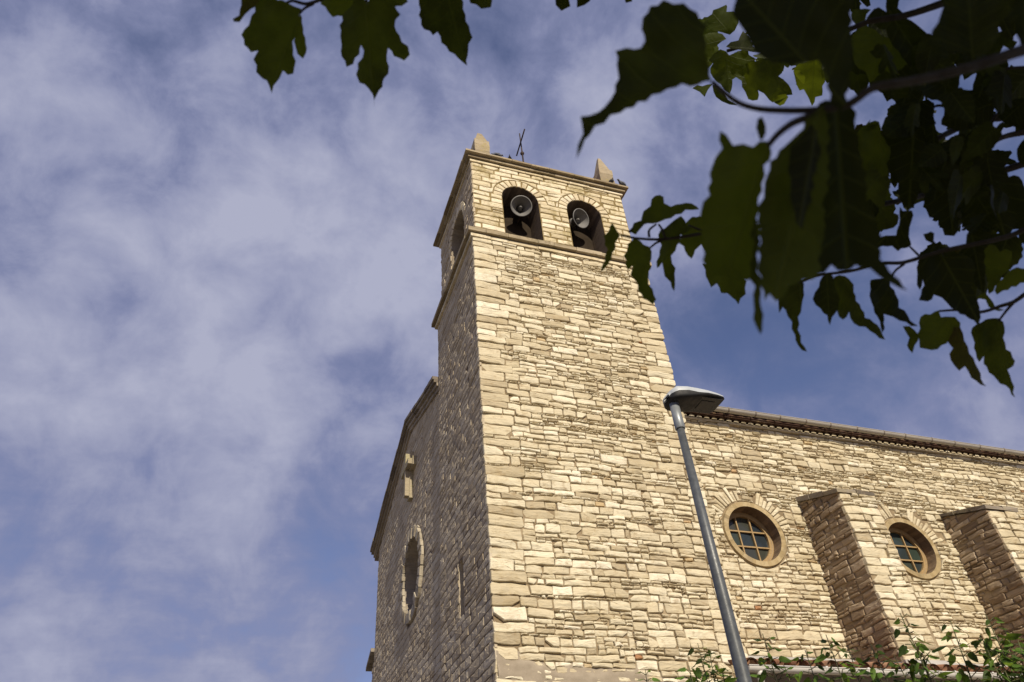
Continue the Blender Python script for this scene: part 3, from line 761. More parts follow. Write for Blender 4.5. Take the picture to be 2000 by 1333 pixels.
for (h, hw, d0, d1, cut) in ((.115, .11, -.01, .10, 0), (.075, .075, .10, .20, .06)):
    zb, zt = 10.16+cut, 11.42-cut; yl, yr = cy_-.46+cut, cy_+.46-cut
    sx_.box((FX-d1, cy_-hw, zb), (FX-d0, cy_+hw, cz_-h-.002), 0, .5+cut, .4)
    sx_.box((FX-d1, cy_-hw, cz_+h+.002), (FX-d0, cy_+hw, zt), 0, .8, .3)
    sx_.box((FX-d1-.01, yl, cz_-h), (FX-d0, yr, cz_+h), 0, .3, .6)
sx_.build('stone_cross', [stone_mat('cross_stone', [(0, (.29, .245, .17)), (1, (.41, .355, .255))], mottled=.25, lichen=.5, lich_col=(.30, .29, .10))], church)

# ------------------------------------------------------------------ lean-to beside the nave
lt = thing('lean_to', 'low tiled lean-to roof with pale gutter at the foot of the sunlit church wall', 'lean-to', (4.0, -1.4, 0))
GY, GZ = -1.50, 4.26
lw = MB()
lw.add([(2.95, GY+.25, 0), (15, GY+.25, 0), (15, GY+.25, GZ+.05), (2.95, GY+.25, GZ+.05)], [(0, 1, 2, 3)], 0)
lw.add([(2.95, GY+.25, 0), (3.92, -.04, 0), (3.92, -.04, 4.75), (2.95, GY+.25, GZ+.05)], [(0, 1, 2, 3)], 0)
lw.build('wall', [PLAS], lt)
tl = MB(); x = 2.83; sl3 = (4.80-(GZ+.075))/(NY-.02-GY)
while x < 14.8:
    ys = NY-.06
    def tend(xx):                                      # oblique verge at the left end
        return min(ys, GY+.02+(xx-2.72)*1.21)
    for xx, up in ((x, 0), (x+.115, 1)):
        y = GY-.06+rng.uniform(-.025, .02); n = 8; r = .092
        ye = tend(xx)
        while y < ye-.05:
            y2 = min(y+.40, ye)
            for lay_ in (0, .012):
                prof = [(xx+(r+lay_*.6)*math.cos(math.pi*i/n), ((r+lay_)*.72*math.sin(math.pi*i/n)*(1 if up else -1))+(.0 if up else .055)) for i in range(n+1)]
                za, zb = GZ+.065+(y-GY)*sl3+(.012 if up else 0), GZ+.065+(y2-GY)*sl3-.008
                tl.add([(u, y, za+v) for u, v in prof]+[(u, y2, zb+v) for u, v in prof], [(i, i+1, n+2+i, n+1+i) for i in range(n)], 0, rng.random(), rng.random(), True)
            y = y2
    x += .25
tl.build('tile_roof', [TILE], lt)
fl = MB()
for x0, x1, y in ((3.95, 6.02, NY), (6.02, 6.86, -1.02), (6.86, 9.36, NY), (9.36, 10.2, -1.02), (10.2, 14.8, NY)):
    z = GZ+.065+(y-GY)*sl3
    fl.add([(x0, y-.045, z+.135), (x1, y-.045, z+.135), (x1, y-.17, z+.03), (x0, y-.17, z+.03), (x0, y+.02, z+.14), (x1, y+.02, z+.14)], [(0, 1, 2, 3), (4, 5, 1, 0)], 0)
for xa in (6.0, 6.88, 9.34, 10.22):
    za, zb = GZ+.065+(-1.02-GY)*sl3, GZ+.065+(NY-GY)*sl3
    fl.box((xa-.02, -1.07, za+.03), (xa+.02, -1.03, za+.13), 0)
    fl.add([(xa-.04, -1.02, za+.02), (xa+.04, -1.02, za+.13), (xa+.04, NY, zb+.13), (xa-.04, NY, zb+.02)], [(0, 1, 2, 3)], 0)
fl.build('flashing', [CONC], lt)
gt = MB(); half_gutter(gt, 2.80, 14.8, GY-.115, GZ-.005, GZ-.035, .065, 0, 0, .75, .35)
gt.build('gutter', [GUTW, CLIP], lt)
dp = MB(); dp.tube([(2.98, GY-.115, GZ-.02), (2.98, GY-.115, GZ-.10), (3.0, GY-.06, GZ-.18), (3.02, GY+.14, GZ-.34), (3.02, GY+.19, GZ-.45), (3.02, GY+.19, .1)], .042, 12)
dp.build('downpipe', [GUTW], lt)

# ------------------------------------------------------------------ horn loudspeakers in the belfry openings
def horn(c, axis, label, dia):
    ax = Vector(axis).normalized(); c = Vector(c)
    a = Vector((0, 0, 1)); x = ax.cross(a).normalized(); y = x.cross(ax)
    hb = thing('horn_loudspeaker', label, 'loudspeaker', c, 'loudspeakers in the belfry openings')
    def lathe(mb, prof, n=32, mat=0):
        vs = [c+ax*z+(x*math.cos(2*math.pi*i/n)+y*math.sin(2*math.pi*i/n))*r for r, z in prof for i in range(n)]
        mb.add(vs, [(k*n+i, k*n+(i+1) % n, (k+1)*n+(i+1) % n, (k+1)*n+i) for k in range(len(prof)-1) for i in range(n)], mat, .5, .5, True)
    r = dia/2; m = MB()
    lathe(m, [(r*.93, .0), (r*1.0, .004), (r*1.02, -.008), (r*.99, -.018), (r*.82, -.07), (r*.60, -.14), (r*.44, -.20), (r*.36, -.26)])
    lathe(m, [(r*.93, .0), (r*.90, -.02), (r*.74, -.08), (r*.54, -.14), (r*.38, -.20), (r*.30, -.26)])
    m.build('bell', [HORN], hb)
    m = MB(); lathe(m, [(.002, -.07), (r*.10, -.075), (r*.15, -.095), (r*.20, -.13), (r*.27, -.22), (r*.29, -.26)], 20)
    m.build('plug', [HORND], hb)
    m = MB(); lathe(m, [(r*.36, -.26), (r*.44, -.265), (r*.44, -.36), (r*.32, -.38), (.002, -.38)], 20); m.build('driver', [HORND], hb)
    m = MB(); q = c-ax*.30
    m.tube([q+x*r*.42, q+x*r*.42-Vector((0, 0, .22)), q-x*r*.42-Vector((0, 0, .22)), q-x*r*.42], .016, 6)
    m.tube([q-Vector((0, 0, .22)), q-Vector((0, -.34, .26))], .02, 6)
    m.build('bracket', [IRON], hb)
horn((1.275, .20, 14.84), (-.20, -1, -.62), 'grey horn loudspeaker in the belfry arch nearest the shaded church front', .50)
horn((2.765, .20, 14.86), (.34, -1, -.42), 'grey horn loudspeaker tilted in the right belfry arch beside the leaf tips', .49)

# ------------------------------------------------------------------ pigeons on the cornice
def pigeon(c, h, label, s=1.0, head=1):
    b = thing('pigeon', label, 'pigeon', c, 'pigeons on the tower cornice'); m = MB(); c = Vector(c)
    d = Vector((math.cos(h), math.sin(h), 0)); up = Vector((0, 0, 1)); w = up.cross(d)
    prof = [(-.19, .06, .004, .012), (-.12, .07, .018, .030), (-.06, .085, .045, .045), (0, .10, .060, .058), (.06, .125, .055, .060), (.10, .155, .036, .042), (.115, .19, .025, .028), (.125, .215, .030, .030), (.145, .22, .022, .022), (.165, .214, .006, .006), (.185, .208, .002, .002)]
    n = 10; vs = []
    for (a, z, rw, rh) in prof:
        for i in range(n):
            t_ = 2*math.pi*i/n; vs.append(c+d*a*s+up*(z+rh*math.sin(t_))*s+w*rw*math.cos(t_)*s)
    m.add(vs, [(k*n+i, k*n+(i+1) % n, (k+1)*n+(i+1) % n, (k+1)*n+i) for k in range(len(prof)-1) for i in range(n)], 0, .5, .5, True)
    for sgn in (-1, 1): m.tube([c+d*.01*s+w*.02*sgn*s+up*.06*s, c+d*.02*s+w*.02*sgn*s, c+d*.05*s+w*.02*sgn*s+up*.004], .006*s, 5)
    m.build('body', [BIRD], b)
    m = MB()
    for sgn in (-1, 1):
        vs = [c+d*.07*s+w*.055*sgn*s+up*.135*s, c+d*-.0*s+w*.066*sgn*s+up*.14*s, c+d*-.16*s+w*.03*sgn*s+up*.08*s, c+d*-.06*s+w*.062*sgn*s+up*.06*s, c+d*.05*s+w*.060*sgn*s+up*.08*s]
        m.add(vs, [(0, 1, 2, 3, 4)], 0)
    m.build('wing', [BIRD], b)
pigeon((.72, -.02, ZCT+.01), .3, 'grey pigeon perched on the tower cornice right beside the left pinnacle')
pigeon((1.02, -.02, ZCT+.005), 1.2, 'dark pigeon half hidden between the left pinnacle and the iron cross', .85)
pigeon((3.66, -.04, ZCT+.01), 1.4, 'small dark pigeon sitting in front of the right pinnacle', .85)
pigeon((3.98, -.04, ZCT+.005), 3.4, 'dark pigeon stretched low on the cornice right of the right pinnacle', .95)

# ------------------------------------------------------------------ street lamp
LX, LY, LZ = .178, -5.13, 5.515
lamp = thing('street_lamp', 'slim grey steel street lamp post with a flat dark head before the church wall', 'street lamp', (LX, LY, 0))
m = MB(); m.tube([(LX, LY, z) for z in (0, 2.2, 3.8, 5.24)], [.070, .060, .047, .035], 24); m.tube([(LX, LY, 0), (LX, LY, .03)], .14, 24)
m.build('pole', [GALV], lamp)
m = MB(); m.tube([(LX, LY, z) for z in (5.215, 5.22, 5.50)], [.043, .047, .044], 24); m.build('collar', [GALVL], lamp)
# head: lofted along X, wider towards the front, dark belly and pale lid
sec = [(-.066, .050, .010, .055), (-.058, .085, -.01, .080), (-.035, .115, -.02, .098), (.0, .135, -.025, .120), (.10, .150, -.014, .122), (.20, .155, .010, .118), (.30, .155, .028, .105), (.40, .150, .030, .088), (.47, .138, .032, .072), (.495, .115, .036, .062)]
lid = MB(); bel_ = MB(); nl = 14; vl = []; vb = []
for (x, w, zb, zt) in sec:
    zm = zb+(zt-zb)*(.50 if x < .2 else .30)
    for i in range(nl+1):
        a = math.pi*i/nl; c_, s_ = math.cos(a), math.sin(a)
        vl.append((LX+x, LY+math.copysign(abs(c_)**.45, c_)*w, LZ+zm+(zt-zm)*abs(s_)**.55))
        vb.append((LX+x, LY+math.copysign(abs(c_)**.45, c_)*w*.985, LZ+zm-.002-(zm-zb)*abs(s_)**.4))
k = nl+1
fs = [(i*k+j, i*k+j+1, (i+1)*k+j+1, (i+1)*k+j) for i in range(len(sec)-1) for j in range(nl)]+[tuple(range(k)), tuple(range((len(sec)-1)*k, len(sec)*k))]
lid.add(vl, fs, 0, .5, .5, True); bel_.add(vb, fs, 0, .5, .5, True)
hd = bel_.build('lamp_head', [UNDER], lamp)
lid.build('lid', [SHELL], hd)
m = MB(); m.box((LX+.215, LY-.122, LZ+.0175), (LX+.465, LY+.122, LZ+.024), 0); m.build('glass_panel', [LENS], hd)
m = MB(); m.box((LX+.27, LY-.07, LZ+.0125), (LX+.41, LY+.07, LZ+.016), 0); m.build('led_board', [LED], hd)

# ------------------------------------------------------------------ leaves
def leaf_outline(rng, kind, n=40):
    """closed outline round (0,.35); base at (0,0), tip at (0,1)"""
    pts = []
    lob = {'heart': [], 'three': [(.95, .18, .30), (-.95, .18, .30)], 'five': [(.8, .22, .22), (-.8, .22, .22), (1.8, .15, .25), (-1.8, .15, .25)]}[kind]
    cut = {'heart': [], 'three': [(.48, .16, .15), (-.48, .16, .15)], 'five': [(.42, .18, .11), (-.42, .18, .11), (1.3, .16, .12), (-1.3, .16, .12)]}[kind]
    ph = rng.uniform(0, 6); asym = rng.uniform(-.12, .12)
    for i in range(n):
        th = 2*math.pi*i/n; a = th if th < math.pi else th-2*math.pi    # 0 = tip
        c = math.cos(a)
        r = .36+.10*max(0, c)**2
        if abs(a) < .5: r += .21*(1-abs(a)/.5)**1.6
        if abs(a) > 2.5: r -= .10*((abs(a)-2.5)/.64)
        for a0, s, w in lob: r += s*math.exp(-((a-a0)/w)**2)
        for a0, s, w in cut: r -= s*math.exp(-((a-a0*(1+asym))/w)**2)
        r += .016*(1 if i % 2 else -1)*(0 if abs(a) < .12 else 1)+.012*math.sin(5*a+ph)
        pts.append((r*math.sin(a), .36+r*c*1.02))
    return pts
def add_leaf(mb, base, tip, nrm, width, rng, kind='heart', n=40, curl=None, mat=0, tone=None):
    base, tip, nrm = np.array(base, float), np.array(tip, float), np.array(nrm, float)
    ax = tip-base; L = np.linalg.norm(ax); ax /= L
    sd = np.cross(ax, nrm); sd /= np.linalg.norm(sd)+1e-9; nn = np.cross(sd, ax)
    out = leaf_outline(rng, kind, n)
    fold = rng.uniform(.15, .5); droop = rng.uniform(.0, .22); tw = rng.uniform(-.3, .3); wv = rng.uniform(.01, .03); ph = rng.uniform(0, 6)
    vs = []; lxy = []
    rings = (1.0, .66, .33) if n > 14 else (1.0, .5)
    def P(x, y):
        z = fold*abs(x)*.45-droop*max(0, y-.3)**2+tw*x*y*.5+wv*math.sin(9*y+ph)*abs(x)*3
        lxy.append((x, y)); vs.append(base+ax*y*L+sd*x*L*width-nn*z*L)
    for s in rings:
        for x, y in out: P(x*s, .36+(y-.36)*s)
    P(0, .36)
    fs = []; m_ = len(out)
    for k in range(len(rings)-1):
        for i in range(m_): fs.append((k*m_+i, k*m_+(i+1) % m_, (k+1)*m_+(i+1) % m_, (k+1)*m_+i))
    k = (len(rings)-1)*m_
    for i in range(m_): fs.append((k+i, k+(i+1) % m_, len(rings)*m_))
    mb.add(vs, fs, mat, rng.random() if tone is None else rng.uniform(*tone), rng.random()*.9 if rng.random() > .04 else .97, True, lxy)

def shaped_leaf(poly, d, bt, rng, tilt=(0, 0), ra=None, rb=.3, amp=.035):
    """a leaf cut to a given outline, in its own tilted plane at distance d, folded at the midrib and rippled"""
    P = np.array(poly, float)
    Q = []                                            # toothed edge
    sp = 9.0 if d > .9 else 13.0
    tt = 1.3 if d > .9 else 2.4
    wv = [(rng.uniform(.02, .05), rng.uniform(0, 6)), (rng.uniform(.06, .10), rng.uniform(0, 6))]
    acc = 0.
    for i in range(len(P)):
        a, b = P[i], P[(i+1) % len(P)]; L = np.linalg.norm(b-a); n = max(1, int(L/sp)); nr = np.array([b[1]-a[1], a[0]-b[0]])/max(L, 1e-6)
        for k in range(n): Q.append(a+(b-a)*k/n+nr*(((tt if k % 2 else -tt)+rng.uniform(-.8, .8))*min(1, L/20)+tt*1.1*math.sin((acc+L*k/n)*wv[0][0]*2+wv[0][1])+tt*.6*math.sin((acc+L*k/n)*wv[1][0]*2+wv[1][1])))
        acc += L
    Q = np.array(Q); c = Q.mean(0)
    O = at(c[0], c[1], d); view = (O-CAM)/np.linalg.norm(O-CAM)
    nrm = -view+R2*tilt[0]+U2*tilt[1]; nrm /= np.linalg.norm(nrm)
    def onpl(uv):
        r = ray(*uv); return CAM+r*(((O-CAM)@nrm)/(r@nrm))
    lo, hi = Q.min(0), Q.max(0); st = max(10, (hi-lo).max()/14)
    pts = [Vector(q) for q in Q]; ne = len(pts)
    for x in np.arange(lo[0]+st/2, hi[0], st):
        for y in np.arange(lo[1]+st/2, hi[1], st): pts.append(Vector((x+rng.uniform(-2, 2), y+rng.uniform(-2, 2))))
    res = geometry.delaunay_2d_cdt(pts, [(i, (i+1) % ne) for i in range(ne)], [list(range(ne))], 1, 1e-4)
    V, Fc = res[0], res[2]
    b, t_ = np.array(bt[0], float), np.array(bt[1], float); ax = t_-b; L = np.linalg.norm(ax); ax /= L; sd = np.array([-ax[1], ax[0]])
    sz = L/F*d; ph = rng.uniform(0, 9); vs = []; lxy = []
    k1, k2, k3 = rng.uniform(.12, .35), rng.uniform(-.25, .25), rng.uniform(-.3, .3)
    for q in V:
        q = np.array(q); x = ((q-b)@sd)/L; y = ((q-b)@ax)/L
        z = k1*(abs(x)**1.3)-k2*y*y+k3*x*y+amp*math.sin(11*y-6*abs(x)+ph)*min(1, abs(x)*4)+.02*math.sin(23*x+ph)
        r = onpl(q); rd = (r-CAM)/np.linalg.norm(r-CAM)
        vs.append(r+rd*z*sz*.8); lxy.append((x, y))
    m = MB(); m.add(vs, [tuple(f) for f in Fc], 0, rng.random() if ra is None else ra, rb, True, lxy)
    return m

tree = thing('mulberry_tree', 'overhanging mulberry tree, dark lobed leaves and twigs close above the viewer', 'tree', (.9, -11.4, 0))
lr = random.Random(5)
TB = Vector((.9, -11.4, 0))
m = MB(); m.tube([TB+Vector(q) for q in ((0, 0, -.1), (.02, .03, .5), (-.05, .02, 1.5), (-.02, -.06, 2.6), (.1, -.1, 3.6), (.12, -.2, 5.0), (.05, -.3, 6.2))], [.27, .21, .19, .17, .15, .10, .05], 14)
m.build('trunk', [BARK], tree)
def limb(pts, r0, r1, parent=tree):
    m = MB(); n = len(pts); m.tube(pts, [r0+(r1-r0)*i/(n-1) for i in range(n)], 8); return m.build('branch', [TWIG], parent)
def pxline(uvd, r0px, r1px, lead=None):
    pts = [at(u, v, d) for u, v, d in uvd]
    n = len(pts); m = MB()
    if lead is not None:
        pts = [np.array(TB+Vector(lead))]+pts; n += 1
    rr = []
    for i, q in enumerate(pts):
        d = np.linalg.norm(q-CAM); rr.append((r0px+(r1px-r0px)*i/(n-1))*d/F if not (lead is not None and i == 0) else .022)
    # smooth the polyline
    P = [Vector(q) for q in pts]; S = []; RR = []; T = []
    for i in range(n):
        d = (P[min(i+1, n-1)]-P[max(i-1, 0)]).normalized()
        T.append(d*min((P[i]-P[i-1]).length if i else 9e9, (P[i+1]-P[i]).length if i < n-1 else 9e9))
    for i in range(n-1):
        for k in range(5):
            q = k/5; S.append(P[i]*(2*q**3-3*q*q+1)+T[i]*(q**3-2*q*q+q)+P[i+1]*(3*q*q-2*q**3)+T[i+1]*(q**3-q*q)); RR.append(rr[i]+(rr[i+1]-rr[i])*q)
    S.append(P[-1]); RR.append(rr[-1]); m.tube(S, RR, 8); return m.build('branch', [TWIG], tree)
pxline([(2120, 70, .95), (2000, 98, .75), (1900, 130, .70), (1800, 155, .66), (1705, 172, .63), (1655, 205, .62), (1580, 216, .62), (1490, 214, .62), (1440, 200, .62), (1390, 160, .62)], 10, 4, (-.1, 0, 3.0))
pxline([(1600, 222, .62), (1550, 240, .61), (1520, 262, .60), (1500, 285, .60)], 7, 5)
pxline([(2120, 200, 1.9), (2000, 225, 1.8), (1900, 235, 1.7), (1862, 255, 1.65), (1830, 272, 1.6), (1740, 325, 1.55), (1690, 347, 1.5)], 8, 3, (0, -.1, 3.4))
pxline([(2140, 235, 1.8), (2005, 258, 1.7), (1960, 268, 1.65), (1930, 285, 1.6)], 7, 3, (0, 0, 3.5))
pxline([(1960, -60, 1.8), (1870, -8, 1.6), (1845, 5, 1.5), (1770, 30, 1.45), (1700, 42, 1.4), (1650, 62, 1.4)], 8, 4, (.1, -.1, 4.2))
pxline([(2150, 395, 1.5), (2010, 445, 1.4), (1975, 460, 1.38), (1930, 472, 1.35), (1880, 482, 1.32), (1835, 492, 1.3), (1765, 513, 1.28), (1720, 515, 1.26), (1660, 530, 1.24), (1600, 538, 1.22), (1560, 553, 1.2)], 5, 2.2, (0, 0, 2.8))
pxline([(2140, 500, 1.5), (2010, 570, 1.42), (1980, 590, 1.4), (1955, 598, 1.38), (1915, 610, 1.36), (1870, 606, 1.34), (1835, 608, 1.32)], 4.5, 1.8, (0, 0, 2.5))
pxline([(1979, 592, 1.4), (1965, 608, 1.4), (1950, 628, 1.4)], 2.5, 1.6)
pxline([(1766, 516, 1.28), (1748, 530, 1.27), (1738, 550, 1.26)], 2.4, 1.6)
pxline([(1795, 500, 1.3), (1785, 490, 1.3), (1775, 480, 1.3)], 2.2, 1.5)
pxline([(1880, 360, 1.7), (1720, 400, 1.5), (1600, 420, 1.4), (1500, 440, 1.35), (1400, 452, 1.3), (1340, 462, 1.27), (1290, 468, 1.25), (1244, 466, 1.22), (1213, 460, 1.2)], 5, 2, (0, 0, 3.2))
for L in ([(1268, 464, 1.24), (1268, 450, 1.24), (1282, 438, 1.24)], [(1292, 470, 1.25), (1280, 476, 1.24), (1268, 486, 1.23)], [(1300, 466, 1.25), (1294, 450, 1.25), (1286, 438, 1.25)], [(1228, 455, 1.21), (1236, 446, 1.21)],
          [(1395, 452, 1.3), (1370, 450, 1.29), (1345, 440, 1.28)], [(2003, 132, 1.6), (1970, 134, 1.6), (1950, 140, 1.6)], [(1948, 222, 1.6), (1932, 248, 1.6), (1925, 262, 1.6)], [(1862, 210, 1.55), (1830, 207, 1.55), (1805, 220, 1.55)]):
    pxline(L, 2.6, 1.8)
pxline([(760, -150, 1.5), (640, -8, 1.2), (600, 8, 1.2), (572, 2, 1.2), (556, 8, 1.2)], 4, 2, (-.4, .3, 4.6))
pxline([(612, 8, 1.2), (596, 16, 1.19), (586, 26, 1.18)], 2.5, 1.8)
pxline([(1000, -160, 1.6), (860, -60, 1.3), (740, -35, 1.2), (640, -8, 1.2)], 5, 3.5, (-.2, .2, 4.4))
for L in ([(740, -35, 1.2), (722, -15, 1.2), (712, 12, 1.2)], [(860, -60, 1.3), (868, -40, 1.3), (872, -15, 1.3)], [(1380, 470, 3.0), (1420, 100, 3.1), (1560, 60, 3.2)][1:]):
    pxline(L, 3, 2)

